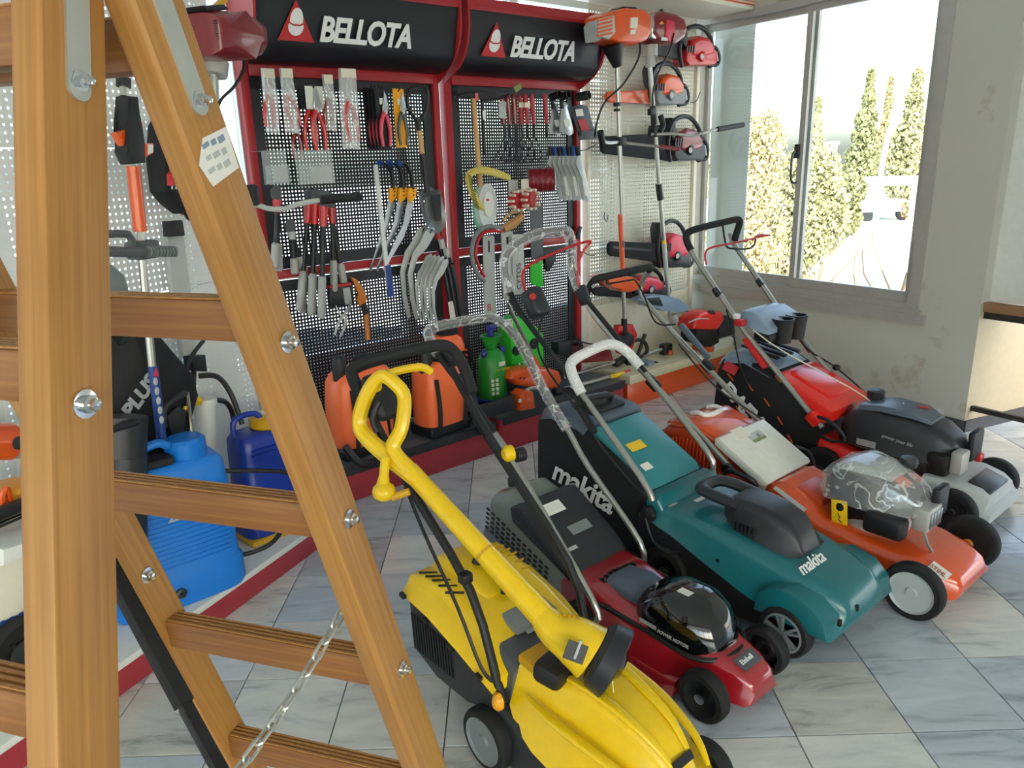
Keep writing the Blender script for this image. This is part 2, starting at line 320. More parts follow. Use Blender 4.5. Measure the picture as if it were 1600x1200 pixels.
# long wall behind the displays, glazed from a low parapet up to the ceiling beam
struct(multi('wall_back', wp, [(-.6, 5.2, -.75, -.6, -2.2, .45), (-.6, 5.2, -.75, -.6, 3.0, CEIL), (4.62, 5.2, -.75, -.6, .45, 3.0), (-.6, -.2, -.75, -.6, .45, 3.0)], 'ceiling_white'))
def window(name, frame, s0, s1, z0, z1, d, nx, bars, fm, glass='window_glass', w=.05):
    root = multi(name, frame, [(s0, s1, d - .04, d + .04, z0, z0 + w), (s0, s1, d - .04, d + .04, z1 - w, z1), (s0, s0 + w, d - .04, d + .04, z0 + w, z1 - w), (s1 - w, s1, d - .04, d + .04, z0 + w, z1 - w)], fm)
    struct(root)
    for k in range(1, nx):
        s = s0 + (s1 - s0) * k / nx; wallbox('mullion', frame, s - w * .7, s + w * .7, d - .04, d + .04, z0 + w, z1 - w, fm, root)
    for zb in bars: wallbox('transom', frame, s0 + w, s1 - w, d - .03, d + .03, zb - .03, zb + .03, fm, root)
    for k in range(nx):
        a, b_ = s0 + (s1 - s0) * k / nx, s0 + (s1 - s0) * (k + 1) / nx
        wallbox('pane', frame, a + w * .7, b_ - w * .7, d - .004, d + .004, z0 + w, z1 - w, glass, root)
    return root
window('window_1', wp, -.2, 4.62, .45, 3.0, -.68, 5, (2.66,), 'white_paint')
# window wall on the right
WA, WB, WZ0, WZ1 = .34, 2.16, .62, 2.52
struct(multi('wall_right', vp, [(0, 2.9, -.16, 0, -2.2, WZ0), (0, 2.9, -.16, 0, WZ1, CEIL), (0, WA, -.16, 0, WZ0, WZ1), (WB, 2.9, -.16, 0, WZ0, WZ1)], 'plaster'))
w2 = struct(multi('window_2', vp, [(WA, WB, -.12, .012, WZ0, WZ0 + .09), (WA, WB, -.12, .012, WZ1 - .045, WZ1), (WA, WA + .07, -.12, .012, WZ0 + .09, WZ1 - .045), (WB - .05, WB, -.12, .012, WZ0 + .09, WZ1 - .045)], 'alu'))
def sash(a0, a1, d):
    s = multi('window_sash', vp, [(a0, a1, d - .014, d + .014, WZ0 + .085, WZ0 + .15), (a0, a1, d - .014, d + .014, WZ1 - .085, WZ1 - .04), (a0, a0 + .045, d - .014, d + .014, WZ0 + .15, WZ1 - .085), (a1 - .04, a1, d - .014, d + .014, WZ0 + .15, WZ1 - .085)], 'alu', w2)
    wallbox('pane', vp, a0 + .04, a1 - .035, d - .003, d + .003, WZ0 + .145, WZ1 - .08, 'window_glass', s); return s
sash(WA + .06, 1.262, -.03); s_l = sash(1.205, WB - .04, -.068)
hb = B().tube([vp(1.262, -.02, 1.40), vp(1.262, .035, 1.42), vp(1.262, .038, 1.58), vp(1.262, -.02, 1.60)], .008, 8, 3).box(vp(1.262, -.012, 1.60), (.03, .03, .09), (0, 0, math.atan2(A2.y, A2.x)))
part(hb.obj('window_latch', 'dark_steel', w2), 'dark pull handle on the sliding sash')
multi('window_sill', vp, [(WA - .05, WB + .05, 0, .035, WZ0 - .03, WZ0 + .03), (WA - .02, WB + .02, 0, .022, WZ0 + .03, WZ0 + .055)], 'alu', w2)
# outside corner, partition over the bench and the recess under it
struct(wallbox('wall_partition', vp, .015, -3.2, -.24, -.09, .76, CEIL, 'white_paint'))
RD = Vector((math.sin(R(66)), math.cos(R(66)), 0)); RN = Vector((RD.y, -RD.x, 0))
def rp(s, d, z): return C0 + RD * s + RN * d + Vector((0, 0, z))
struct(wallbox('wall_return', rp, .0, 2.6, -.12, 0, -.02, .755, 'recess_wall'))
struct(wallbox('baseboard_return', rp, .0, 2.6, 0, .012, 0, .07, 'baseboard'))
struct(wallbox('baseboard_right', vp, .0, 2.9, 0, .012, 0, .07, 'baseboard'))
P3 = C0 - A2 * 3.2
def ep(s, d, z): return Vector((P3.x + d, -3 + s, z))
struct(wallbox('wall_east', ep, 0, 4.6, 0, .15, -2.2, CEIL, 'ceiling_white'))
def fp(s, d, z): return Vector((s, -3 - d, z))
struct(multi('wall_front', fp, [(-4.8, P3.x + .2, 0, .15, -2.2, .35), (-4.8, P3.x + .2, 0, .15, 2.95, CEIL)], 'ceiling_white'))
window('window_3', fp, -4.6, P3.x, .35, 2.95, .07, 6, (), 'alu')
struct(multi('wall_left', gp, [(-6.4, 1.75, -.75, -.6, -2.2, .45), (-6.4, 1.75, -.75, -.6, 3.0, CEIL), (-6.4, -1.2, -.75, -.6, .45, 3.0), (1.55, 1.75, -.75, -.6, .45, 3.0)], 'ceiling_white'))
window('window_4', gp, -1.2, 1.55, .45, 3.0, -.68, 3, (2.66,), 'white_paint')
struct(B().box((.2, 1.6, CEIL + .06), (10.6, 10.2, .12)).obj('ceiling', 'ceiling_white'))
# daylight portals in the openings
def portal(name, c, dirn, w, h):
    l = bpy.data.lights.new(name, 'AREA'); l.shape = 'RECTANGLE'; l.size = w; l.size_y = h; l.cycles.is_portal = True
    o = bpy.data.objects.new(name, l); COL.objects.link(o); o.location = c; o.rotation_euler = Vector(dirn).to_track_quat('-Z', 'Y').to_euler()
portal('portal_a', wp(2.2, -.62, 1.72), N, 4.8, 2.5); portal('portal_b', vp(1.25, -.15, 1.57), N2, 1.8, 1.9)
struct(multi('added_sun_blocker', fp, [(-6, 6.5, .15, 4.2, 3.0, 3.12)], 'ceiling_white'))  # added slab out of view, keeps direct sun out of the front glazing
portal('portal_c', (0, -2.98, 1.65), (0, 1, 0), 8.8, 2.6); portal('portal_d', gp(.17, -.62, 1.72), NL, 2.7, 2.5)

# ------------------------------------------------------------------ outside
struct(B().box((10, 10, -2.15), (260, 260, .2)).obj('ground', 'ext_ground'))
def leafcloud(name, m, parent, blobs, n, ls):
    b = B(); rnd = random.random
    for (c, r) in blobs:
        c = Vector(c)
        for _ in range(n):
            while True:
                v = Vector((rnd() * 2 - 1, rnd() * 2 - 1, rnd() * 2 - 1))
                if .25 < v.length < 1: break
            p = c + Vector((v.x * r[0], v.y * r[1], v.z * r[2])); M = Euler((rnd() * 6, rnd() * 6, rnd() * 6)).to_matrix(); s = ls * (.6 + rnd())
            b.bm.faces.new([b.bm.verts.new(p + M @ Vector(q) * s) for q in ((-.5, 0, 0), (0, -.35, 0), (.6, 0, .1), (0, .35, 0))])
    o = b.obj(name, m, parent); o['kind'] = 'stuff'; return o
def outp(x, y, dist):      # a point outside at a given distance along a measured direction
    d = ray(x, y); return Vector((0, 0, CAMH)) + d * (dist / Vector((d.x, d.y)).length)
def tree(name, label, x, ytop, ybase, dist, wpx, m, conifer, n=900):
    b0 = outp(x, ybase, dist); b0.z = -2.05; h = outp(x, ytop, dist).z - b0.z; w = wpx / FPX * dist / 2
    t = thing(name, label, 'tree', b0, group='trees outside the window')
    B().tube([(0, 0, 0), (.1, 0, h * .3), (0, .05, h * .75)], [h * .035, h * .02, h * .01], 8, 2).obj('trunk', 'bark', t)
    bl = []
    if conifer:
        for k in range(7):
            f = k / 6; bl.append(((random.uniform(-.25, .25) * w * (1 - f), 0, h * (.16 + .8 * f)), (w * (1.1 - .9 * f) * random.uniform(.75, 1.15), w * (1.05 - .85 * f), h * .1)))
    else:
        for k in range(9): bl.append(((random.uniform(-.6, .6) * w, random.uniform(-.5, .5) * w, h * random.uniform(.3, .85)), (w * .55, w * .55, h * .2)))
        bl.append(((0, 0, h * .5), (w * .8, w * .8, h * .45)))
    leafcloud('foliage', m, t, bl, n, dist * .0042); return t
tree('leafy_tree', 'large dry yellowish bush filling the lower left window pane', 1172, 180, 425, 16, 120, 'ext_dry', False, 2600)
tree('leafy_tree', 'green bush right behind the window centre post', 1255, 215, 360, 19, 95, 'ext_leaf', False, 2000)
tree('leafy_tree', 'low green shrub beside the white gate post outside', 1305, 262, 330, 30, 80, 'ext_dark', False)
tree('conifer_tree', 'tall pointed conifer, first from the window centre post', 1266, 162, 320, 48, 40, 'ext_leaf', True)
tree('conifer_tree', 'tallest conifer in the middle of the right pane', 1342, 120, 320, 52, 60, 'ext_dark', True)
tree('conifer_tree', 'slim conifer behind the street lamp pole', 1372, 130, 320, 58, 34, 'ext_dry', True)
tree('conifer_tree', 'broad conifer at the right edge of the right pane', 1412, 118, 320, 55, 62, 'ext_leaf', True)
tree('conifer_tree', 'short yellowish conifer against the right window jamb', 1436, 170, 320, 42, 40, 'ext_dry', True)
tree('conifer_tree', 'small conifer at the far left of the left pane', 1117, 150, 330, 60, 30, 'ext_dry', True)
def baretree(x, ytop, ybase, dist, label):
    b0 = outp(x, ybase, dist); b0.z = -2.05; h = outp(x, ytop, dist).z - b0.z
    t = thing('bare_tree', label, 'tree', b0); B().tube([(0, 0, 0), (.05, .1, h * .4), (.1, 0, h * .7)], [.05, .035, .02], 7, 2).obj('trunk', 'bark', t)
    for k in range(7):
        a = k * 2.4; B().tube([(0, .05, h * (.25 + .05 * k)), (math.cos(a) * h * .2, math.sin(a) * h * .2, h * (.5 + .05 * k)), (math.cos(a) * h * .22, math.sin(a) * h * .22, h * (.75 + .03 * k))], [.018, .012, .006], 6, 2).obj('branch', 'bark', t)
baretree(1275, 330, 420, 13, 'small leafless tree low in the right pane near the post'); baretree(1405, 330, 440, 12, 'small leafless tree by the right jamb of the window')
pb = outp(1362, 420, 22); pb.z = -2.05
lp = thing('street_lamp', 'grey curved street lamp standing outside the right pane', 'street lamp', pb, math.atan2(cx.y, cx.x))
hh = outp(1385, 103, 22).z + 2.05; lx_ = 22 / FPX
B().tube([(0, 0, 0), (0, 0, hh * .6), (23 * lx_, 0, hh)], [.09, .07, .05], 8, 6).tube([(23 * lx_, 0, hh), (40 * lx_, 0, hh + 33 * lx_), (72 * lx_, 0, hh + 52 * lx_)], .05, 6, 4).obj('pole', 'blue_grey', lp)
B().ell((82 * lx_, 0, hh + 57 * lx_), (.26, .12, .05), 12, (0, -.5, 0)).obj('lamp_head', 'slate', lp)
ca = outp(1365, 330, 34); ca.z = -2.05; k3 = 34 / FPX
cpy = thing('canopy', 'white flat canopy on posts across the street', 'canopy', ca, math.atan2(cx.y, cx.x))
B().box((0, 0, 85 * k3), (138 * k3, 3.2, 9 * k3), bev=.03).obj('canopy_roof', 'stone_white', cpy)
for q in (-62, 55): B().box((q * k3, 0, 42 * k3), (8 * k3, .25, 80 * k3)).obj('post', 'stone_white', cpy)
gp_ = outp(1290, 330, 26); gp_.z = -2.05
tag(B().box((0, 0, 1.9), (.28, .28, 3.8), bev=.02).box((0, 0, 3.85), (.36, .36, .1), bev=.02).obj('gate_post', 'stone_white'), 'white gate post beside the green shrub outside', 'post').location = gp_
tr = outp(1373, 335, 46); tr.z = -2.05; kt = 46 / FPX
tk = thing('parked_truck', 'pale parked pickup truck under the canopy outside', 'truck', tr, math.atan2(cx.y, cx.x))
B().box((0, 0, .75), (76 * kt, 1.7, .6), bev=.08).obj('truck_body', 'ext_wall', tk); B().prism([(-36 * kt, 1.0), (-30 * kt, 1.75), (-6 * kt, 1.75), (2 * kt, 1.0)], 'xz', -.75, .75, .04).obj('cab', 'mid_grey', tk)
for q in (-24, 24): B().lathe([(.2, -.8), (.36, -.8), (.36, -.6), (.2, -.6)], (q * kt, 0, .36), (0, 1, 0), 14).obj('wheel', 'rubber', tk)
hs = outp(1392, 290, 80); hs.z = -2.05
ho = thing('far_house', 'low grey building behind the canopy and truck', 'building', hs, math.atan2(cx.y, cx.x)); B().box((0, 0, 2.2), (5.4, 5, 4.4)).obj('house_wall', 'ext_wall', ho); B().box((0, 0, 4.55), (5.9, 5.6, .3)).obj('roof', 'mid_grey', ho)
tag(wallbox('roof_ledge', vp, -1.5, .9, -2.6, -.8, .0, .42, 'light_grey'), 'pale grey roof ledge just outside the right pane', 'ledge')
pw = thing('perforated_board', 'white perforated board standing behind the left window pane', 'board', vp(1.98, -.22, .6), math.atan2(A2.y, A2.x))
B().box((.02, 0, .93), (.36, .012, 1.9)).obj('board', 'peg_white', pw)
# ================================================================== DISPLAY UNITS
def peg(parent, x0, x1, z0, z1, y, m):
    return B().box(((x0 + x1) / 2, y, (z0 + z1) / 2), (x1 - x0, .002, z1 - z0)).obj('perforated_panel', m, parent)
def flange(parent, x0, x1, z0, z1, y, w, m):
    b = B()
    for c, s in ((((x0 + x1) / 2, y, z0 + w / 2), (x1 - x0, .014, w)), (((x0 + x1) / 2, y, z1 - w / 2), (x1 - x0, .014, w)), ((x0 + w / 2, y, (z0 + z1) / 2), (w, .014, z1 - z0)), ((x1 - w / 2, y, (z0 + z1) / 2), (w, .014, z1 - z0))): b.box(c, s)
    return b.obj('panel_frame', m, parent)
def hook(parent, x, z, L=.16, m='dark_steel', up=.02):
    return B().tube([(x, 0, z), (x, -L * .8, z), (x, -L, z + up)], .0035, 6).obj('hook', m, parent)
def bellota(s0, s1, lab, dp, zp):
    t = thing('display_stand', lab, 'display stand', wp(s0, 0, 0), RZW, 'red and black tool display stands'); w = s1 - s0
    for x in (.02, w - .02): B().box((x, .0, 1.16), (.04, .06, 2.32), bev=.004).obj('post', 'red_frame', t)
    for z0, z1 in ((1.125, 2.0), (.2, 1.07)):
        peg(t, .09, w - .09, z0 + .05, z1 - .05, 0, 'peg_dark'); flange(t, .04, w - .04, z0, z1, -.002, .055, 'charcoal')
    for z, zh in ((1.1, .045), (2.028, .06)): B().box((w / 2, -.012, z), (w - .08, .05, zh), bev=.004).obj('rail', 'red_frame', t)
    B().box((w / 2, -.034, 1.082), (w - .08, .006, .006)).obj('rail_strip', 'white_paint', t)
    prof = [(-.03, 2.045), (-.09, 2.05), (-.14, 2.065), (-.175, 2.09), (-.195, 2.12), (-.245, 2.33), (-.242, 2.345), (-.215, 2.36), (0.0, 2.38), (.02, 2.05)]
    b = B(); b.rings([[(x, y, z) for y, z in prof] for x in (.012, w - .012)]); b.obj('header', 'sign_black', t)
    B().prism([(-.245, 2.335), (-.252, 2.35), (-.235, 2.395), (-.03, 2.41), (-.03, 2.36)], 'yz', .0, w).obj('header_trim', 'red_frame', t)
    cap = [(-.02, 2.0), (-.09, 2.035), (-.16, 2.075), (-.205, 2.12), (-.24, 2.185), (-.255, 2.26), (-.255, 2.40), (-.02, 2.41)]
    for x in (0, w - .012): B().prism(cap, 'yz', x, x + .012).obj('header_end', 'red_frame', t)
    # emblem and lettering on the header face, which leans along the curve
    dx = w * .46; yo = -.243
    def face(zz):   # y on the curved face at height zz
        for (y0, z0), (y1, z1) in zip(prof, prof[1:]):
            if z0 <= zz <= z1: return y0 + (y1 - y0) * (zz - z0) / (z1 - z0)
        return -.24
    zl, zh = 2.128, 2.30; yd = Vector((0, face(zh) - face(zl), zh - zl)).normalized(); o0 = Vector((0, face(zl) - .006, zl))
    def plate(name, poly, m, off):
        b = B(); nrm = Vector((1, 0, 0)).cross(yd).normalized()
        if nrm.y > 0: nrm = -nrm
        r0 = [o0 + Vector((a, 0, 0)) + yd * c + nrm * (.004 + off) for a, c in poly]; r1 = [p + nrm * .002 for p in r0]
        return b.rings([r0, r1]).obj(name, m, t)
    e0 = w * .105
    em = part(plate('emblem', [(e0, 0), (e0 + .17, 0), (e0 + .085, .165)], 'red', .0), 'red triangle with a white acorn')
    def el(cx_, cy_, rx, ry, tlt, a0=0, a1=360, n=20):
        return [(cx_ + rx * math.cos(R(a0 + (a1 - a0) * k / n)) + tlt * ry * math.sin(R(a0 + (a1 - a0) * k / n)), cy_ + ry * math.sin(R(a0 + (a1 - a0) * k / n))) for k in range(n + (0 if a1 - a0 == 360 else 1))]
    a1 = plate('acorn', el(e0 + .086, .085, .03, .048, .12, -20, 200), 'stone_white', .003); a2 = plate('acorn_cup', el(e0 + .083, .058, .035, .036, .1, 160, 380), 'stone_white', .003)
    plate('acorn_line', [(e0 + .048, .072), (e0 + .07, .062), (e0 + .1, .062), (e0 + .124, .072), (e0 + .124, .078), (e0 + .1, .068), (e0 + .07, .068), (e0 + .048, .078)], 'red', .0055)
    B_t = text('lettering', 'BELLOTA', .143, 'stone_white', t, o0 + Vector((e0 + .19, -.012, 0)) + yd * .008, (1, 0, 0), yd, .002, .22, .0045, .93, sx=.86)
    # base
    B().box((w / 2, -dp / 2, zp / 2), (w, dp, zp), bev=.004).obj('plinth', 'maroon', t)
    B().box((w / 2, -dp / 2 - .004, zp + .012), (w, dp + .012, .026), bev=.004).obj('shelf', 'grey_plastic', t)
    B().box((w / 2, -dp - .008, zp + .004), (w, .012, .05), bev=.003).obj('shelf_edge', 'charcoal', t)
    return t
ST1 = bellota(1.45, 2.53, 'tool display stand with BELLOTA header, nearer one beside the ladder', .39, .165)
ST2 = bellota(2.57, 3.60, 'tool display stand with BELLOTA header, next to the white panel', .41, .185)
# pale gondola on the right
cg = thing('display_gondola', 'cream perforated gondola with orange base beside the window', 'display stand', wp(3.66, 0, 0), RZW); w = 1.16
for x in (.02, w - .015): B().box((x, .0, 1.2), (.035, .05, 2.4), bev=.004).obj('post', 'cream', cg)
for k, (z0, z1) in enumerate(((.62, 1.02), (1.025, 1.52), (1.525, 2.06), (2.065, 2.6))): peg(cg, .04, w - .03, z0, z1, 0, 'peg_cream')
B().box((w / 2, .0, .42), (w - .07, .004, .39)).obj('back_panel', 'cream', cg)
B().box((w / 2, -.2, .085), (w, .38, .17), bev=.004).obj('plinth', 'orange', cg); B().box((w / 2, -.205, .2), (w + .02, .43, .06), bev=.006).obj('shelf', 'cream_shelf', cg)
hd = B().box((w / 2 + .06, -.2, 2.63), (1.42, .42, .24), bev=.004).obj('header', 'cream', cg)
B().box((w / 2 + .06, -.413, 2.538), (1.40, .004, .008)).obj('stripe', 'orange', cg)
text('lettering', 'oleo-Mac', .15, 'sign_black', cg, (.50, -.413, 2.575), (1, 0, 0), (0, 0, 1), .001, .25, .003, sx=1.1); B().box((.86, -.413, 2.558), (.7, .003, .005)).obj('underline', 'orange', cg)
B().lathe([(.045, 0), (.062, 0), (.062, .003), (.045, .003)], (.40, -.413, 2.61), (0, -1, 0), 24, cap=False).obj('emblem', 'sign_black', cg)
# angled white gondola behind the ladder
lg = thing('display_gondola', 'white perforated gondola behind the wooden ladder', 'display stand', gp(-1.0, 0, 0), RZG); w = 2.22
for k, (z0, z1) in enumerate(((.12, .62), (.625, 1.15), (1.155, 1.68), (1.685, 2.3))):
    for x0, x1 in ((.02, 1.1), (1.12, w)): peg(lg, x0, x1, z0, z1, 0, 'peg_white')
for x in (.0, 1.11, w): B().box((x, .02, 1.15), (.03, .04, 2.3), bev=.003).obj('post', 'white_paint', lg)
B().box((w / 2, -.205, .045), (w, .41, .09), bev=.003).obj('plinth', 'maroon', lg)
B().box((w / 2, -.205, .102), (w, .425, .026), bev=.004).obj('shelf', 'white_paint', lg)
B().box((.42, -.19, .50), (.9, .36, .025), bev=.003).obj('upper_shelf', 'white_paint', lg)
# bench in the recess
bt = thing('work_bench', 'dark steel bench frame with brown board top by the wall corner', 'bench', vp(.07, -.05, 0), math.atan2(A2.y, A2.x))
for x in (-.02, -1.5): B().box((x, 0, .345), (.035, .035, .69), bev=.003).obj('leg', 'table_steel', bt)
B().box((-.76, 0, .69), (1.515, .035, .04), bev=.003).obj('top_rail', 'table_steel', bt); B().box((-.76, 0, .14), (1.445, .03, .03), bev=.003).obj('lower_rail', 'table_steel', bt)
B().box((-.76, 0, .735), (1.52, .06, .05), bev=.002).obj('board_top', 'mdf', bt)
B().box((-.5, -.02, .145), (.03, .14, .03), (0, 0, .6)).obj('brace', 'table_steel', bt)
tag(B().tube([vp(-.21, -.088, 1.08), vp(-.235, -.07, 1.02), vp(-.235, -.07, .93), vp(-.2, -.085, .88)], .004, 6, 4).obj('wire_loop', 'black_plastic'), 'thin black wire loop hanging on the white partition', 'wire')
# ================================================================== LADDER
LAT = Vector((-.95, .31, 0)).normalized(); FOR = Vector((LAT.y, -LAT.x, 0))      # across the ladder, away from the camera
ld = thing('step_ladder', 'tall folding wooden step ladder standing close in the left foreground', 'ladder', (0, 0, 0))
D1 = Vector((.145, .212, -.966)); A1 = Vector((-.359, .748, 1.931)); DS2 = Vector((-.007, -.18, -.615)).normalized(); AS2 = Vector((-.380, .782, 1.925))
def on1(z): return A1 + D1 * ((A1.z - z) / -D1.z)
def on2(z): return AS2 + DS2 * ((AS2.z - z) / -DS2.z)
WID = .41
def stile(f, off, m='ladder_wood'):
    p0, p1 = f(1.98) + LAT * off, f(.0) + LAT * off; d = (p1 - p0); L = d.length
    o = B().box((0, 0, -L / 2), (.036, .066, L), bev=.004).obj('stile', m, ld)
    z = -d.normalized(); x = (-LAT - z * (-LAT).dot(z)).normalized(); y = z.cross(x)
    o.matrix_local = Matrix(((x.x, y.x, z.x, p0.x), (x.y, y.y, z.y, p0.y), (x.z, y.z, z.z, p0.z), (0, 0, 0, 1))); return o
stile(on1, 0); stile(on1, WID); stile(on2, 0); stile(on2, WID)
def rung(f, z, tilt):
    a = f(z) + LAT * .012; b_ = f(z) + LAT * (WID - .012); c = (a + b_) / 2; x = (b_ - a).normalized()
    o = B().box((0, 0, 0), ((b_ - a).length, .034, .048), bev=.003).obj('rung', 'rung_wood', ld)
    for k in range(4): B().box((0, -.012 + .008 * k, .0245), ((b_ - a).length - .01, .004, .003)).obj('tread_rib', 'ladder_wood', o)
    zz = Vector((0, 0, 1)); y = zz.cross(x); rot = Matrix(((x.x, y.x, 0), (x.y, y.y, 0), (x.z, y.z, 1))).to_4x4()
    o.matrix_local = Matrix.Translation(c) @ rot @ Matrix.Rotation(tilt, 4, 'X'); return o
for k in range(7):
    z = 1.716 - .2823 * k
    if z > .1: rung(on1, z, 0); rung(on2, z, 0)
def bolt(p, big=.013):
    n = -LAT; q = n.to_track_quat('Z', 'Y').to_matrix().to_4x4()
    b = B().lathe([(big, 0), (big, .002), (big * .62, .0025), (big * .62, .008), (big * .4, .009), (big * .4, .014), (0.0005, .015)], seg=6 if big < .01 else 12)
    o = b.obj('bolt', 'chrome', ld); o.matrix_local = Matrix.Translation(p + n * .0185) @ q
for z in (1.405, .868, 1.15, .588): bolt(on1(z) + FOR * .006)
for z in (1.41, .87): bolt(on2(z))
for z in (.985, .42): bolt(on1(z) + LAT * (WID))
def strap(f, z):
    p0, p1 = f(1.98) - LAT * .0195, f(z) - LAT * .0195; d = (p1 - p0); L = d.length; zx = -d.normalized(); x = (-LAT - zx * (-LAT).dot(zx)).normalized(); y = zx.cross(x)
    poly = [(-.012, 0), (.012, 0), (.012, -L + .012)] + [(.012 * math.cos(R(-a)), -L + .012 + .012 * math.sin(R(-a))) for a in range(20, 180, 20)] + [(-.012, -L + .012)]
    o = B().prism(poly, 'yz', -.0015, .0015).obj('steel_strap', 'zinc', ld); o.matrix_local = Matrix(((x.x, y.x, zx.x, p0.x), (x.y, y.y, zx.y, p0.y), (x.z, y.z, zx.z, p0.z), (0, 0, 0, 1)))
strap(on1, 1.652); strap(on2, 1.66); bolt(on1(1.666) - LAT * .002, .0095); bolt(on2(1.676) - LAT * .002, .0095)
pl = on1(1.612) - LAT * .0185
poly = [(-.022, -.024), (.026, -.018), (.028, .024), (-.012, .022), (-.031, .0)]
z_ = -D1; x_ = (-LAT - z_ * (-LAT).dot(z_)).normalized(); y_ = z_.cross(x_); MS = Matrix(((x_.x, y_.x, z_.x, pl.x), (x_.y, y_.y, z_.y, pl.y), (x_.z, y_.z, z_.z, pl.z), (0, 0, 0, 1)))
stk = part(B().prism(poly, 'yz', .0003, .001).obj('torn_label', 'paper', ld), 'worn printed paper label'); stk.matrix_local = MS
for k in range(9): B().box((.0012, -.012 + .013 * (k % 3) - .002 * (k // 3), .015 - .012 * (k // 3)), (.0004, .011 - .003 * (k % 2), .0045 + .001 * (k % 3)), (.15, 0, 0)).obj('faded_print', 'blue_grey' if k < 3 else 'light_grey', stk)
pa, pb_ = atdep(168, 880, 1.06), atdep(376, 1262, .9)
sb = B().bar(pa, pa + (pb_ - pa) * .62, .02, .02, FOR, .002).obj('spreader_bar', 'soft_black', ld); B().bar(pa + (pb_ - pa) * .55, pb_, .014, .016, FOR, .002).obj('spreader_bar', 'black_plastic', ld)
B().lathe([(.009, 0), (.009, .012), (.005, .016)], pa + (pb_ - pa) * .60 - LAT * .006 + Vector((-.01, 0, -.01)), tuple(-LAT), 10).obj('rivet', 'chrome', ld)
ch = B().tube([on1(.995) + LAT * .015, on1(.995) + LAT * .032], .003, 6).obj('chain', 'zinc', ld)
c0, c1, c2 = on1(.995) + LAT * .03, (on1(.995) + LAT * .03 + atdep(345, 1240, .86)) / 2 + Vector((0, 0, -.012)), atdep(345, 1240, .86)
cps = spline([c0, c1, c2], 40); lm = B().tube([(.0062 * math.cos(R(a)), 0, (.0095 if math.sin(R(a)) > 0 else -.0095) + .0062 * math.sin(R(a))) for a in range(0, 360, 30)], .0024, 6, closed=True).mesh('link', 'zinc')
acc = 0; last = cps[0]; k = 0
for p in cps[1:]:
    acc += (p - last).length
    if acc > .024 or k == 0:
        o = link('chain_link', lm, ch); q = (p - last).to_track_quat('Z', 'Y'); o.matrix_local = Matrix.Translation(p) @ q.to_matrix().to_4x4() @ Matrix.Rotation(R(90) * (k % 2) + .3, 4, 'Z'); acc = 0; k += 1
    last = p

# ================================================================== MOWERS (local x = forward, y = across to the far side)
def mower(label, o): return thing('lawn_mower', label, 'lawn mower', (o[0], o[1], 0), RZM, 'lawn mowers parked in a row')
def wheel(t, x, y, r, w, side, hubm='dark_plastic', style='disc', hr=.66, m='rubber', label=None):
    """tyre, with the hub on its outer side (side = -1 near, +1 far)"""
    tr = B().lathe([(r * hr, -w / 2), (r * .93, -w / 2), (r * .985, -w * .38), (r, -w * .2), (r, w * .2), (r * .985, w * .38), (r * .93, w / 2), (r * hr, w / 2)], (x, y, r), (0, 1, 0), 32, cap=False)
    tr.rings([[(x + r * hr * math.cos(a), y + s, r + r * hr * math.sin(a)) for a in (2 * math.pi * k / 32 for k in range(32))] for s in (-w / 2, w / 2)], cap=False)
    wo = tr.obj('wheel', m, t); yo = y + side * w / 2
    if style == 'disc':
        h = B().lathe([(.001, .0), (r * .16, .0), (r * .2, -.006), (r * hr * .9, -.004), (r * hr, .003), (r * hr, -w * .8), (.001, -w * .8)], (x, yo, r), (0, side, 0), 28).obj('hub', hubm, wo)
    elif style == 'deep':
        B().lathe([(r * hr, -w * .1), (r * hr * .5, -w * .55), (r * .2, -w * .5), (r * .2, 0), (.001, 0)], (x, yo, r), (0, side, 0), 24, cap=False).obj('hub', hubm, wo)
        part(B().lathe([(r * .2, 0), (r * .2, .004), (r * .12, .006), (.001, .006)], (x, yo, r), (0, side, 0), 16).obj('axle_cap', 'steel', wo), 'round metal axle cap')
    else:
        B().lathe([(r * hr, -w * .4), (.001, -w * .4), (.001, -w * .42), (r * hr, -w * .42)], (x, yo, r), (0, side, 0), 24).obj('hub', 'black_plastic', wo)
        B().lathe([(r * hr, -.004), (r * hr, .002), (r * hr * .9, .003), (r * hr * .9, -.004)], (x, yo, r), (0, side, 0), 28, cap=False).obj('hub_ring', hubm, wo)
        B().lathe([(r * .15, -.01), (r * .15, .002), (.001, .003)], (x, yo, r), (0, side, 0), 14).obj('hub_centre', hubm, wo)
        for k in range(5):
            for e in (-.17, .17):
                a = 2 * math.pi * k / 5 + .5; c0_, c1_ = (math.cos(a + e * .2), math.sin(a + e * .2)), (math.cos(a + e), math.sin(a + e))
                B().bar((x + r * .1 * c0_[0], yo + side * .0, r + r * .1 * c0_[1]), (x + r * hr * .95 * c1_[0], yo, r + r * hr * .95 * c1_[1]), .008, r * .12, (0, side, 0)).obj('spoke', hubm, wo)
    return wo
def ydup(pts, y): return [(x, y, z) for x, z in pts]
def stick(t, name, m, o, xd, yd, w, h, th=.001):
    x = Vector(xd).normalized(); z = x.cross(Vector(yd)).normalized(); y = z.cross(x); o = Vector(o)
    ob = B().box((w / 2, h / 2, th / 2), (w, h, th)).obj(name, m, t); ob.matrix_local = Matrix(((x.x, y.x, z.x, o.x), (x.y, y.y, z.y, o.y), (x.z, y.z, z.z, o.z), (0, 0, 0, 1))); return ob

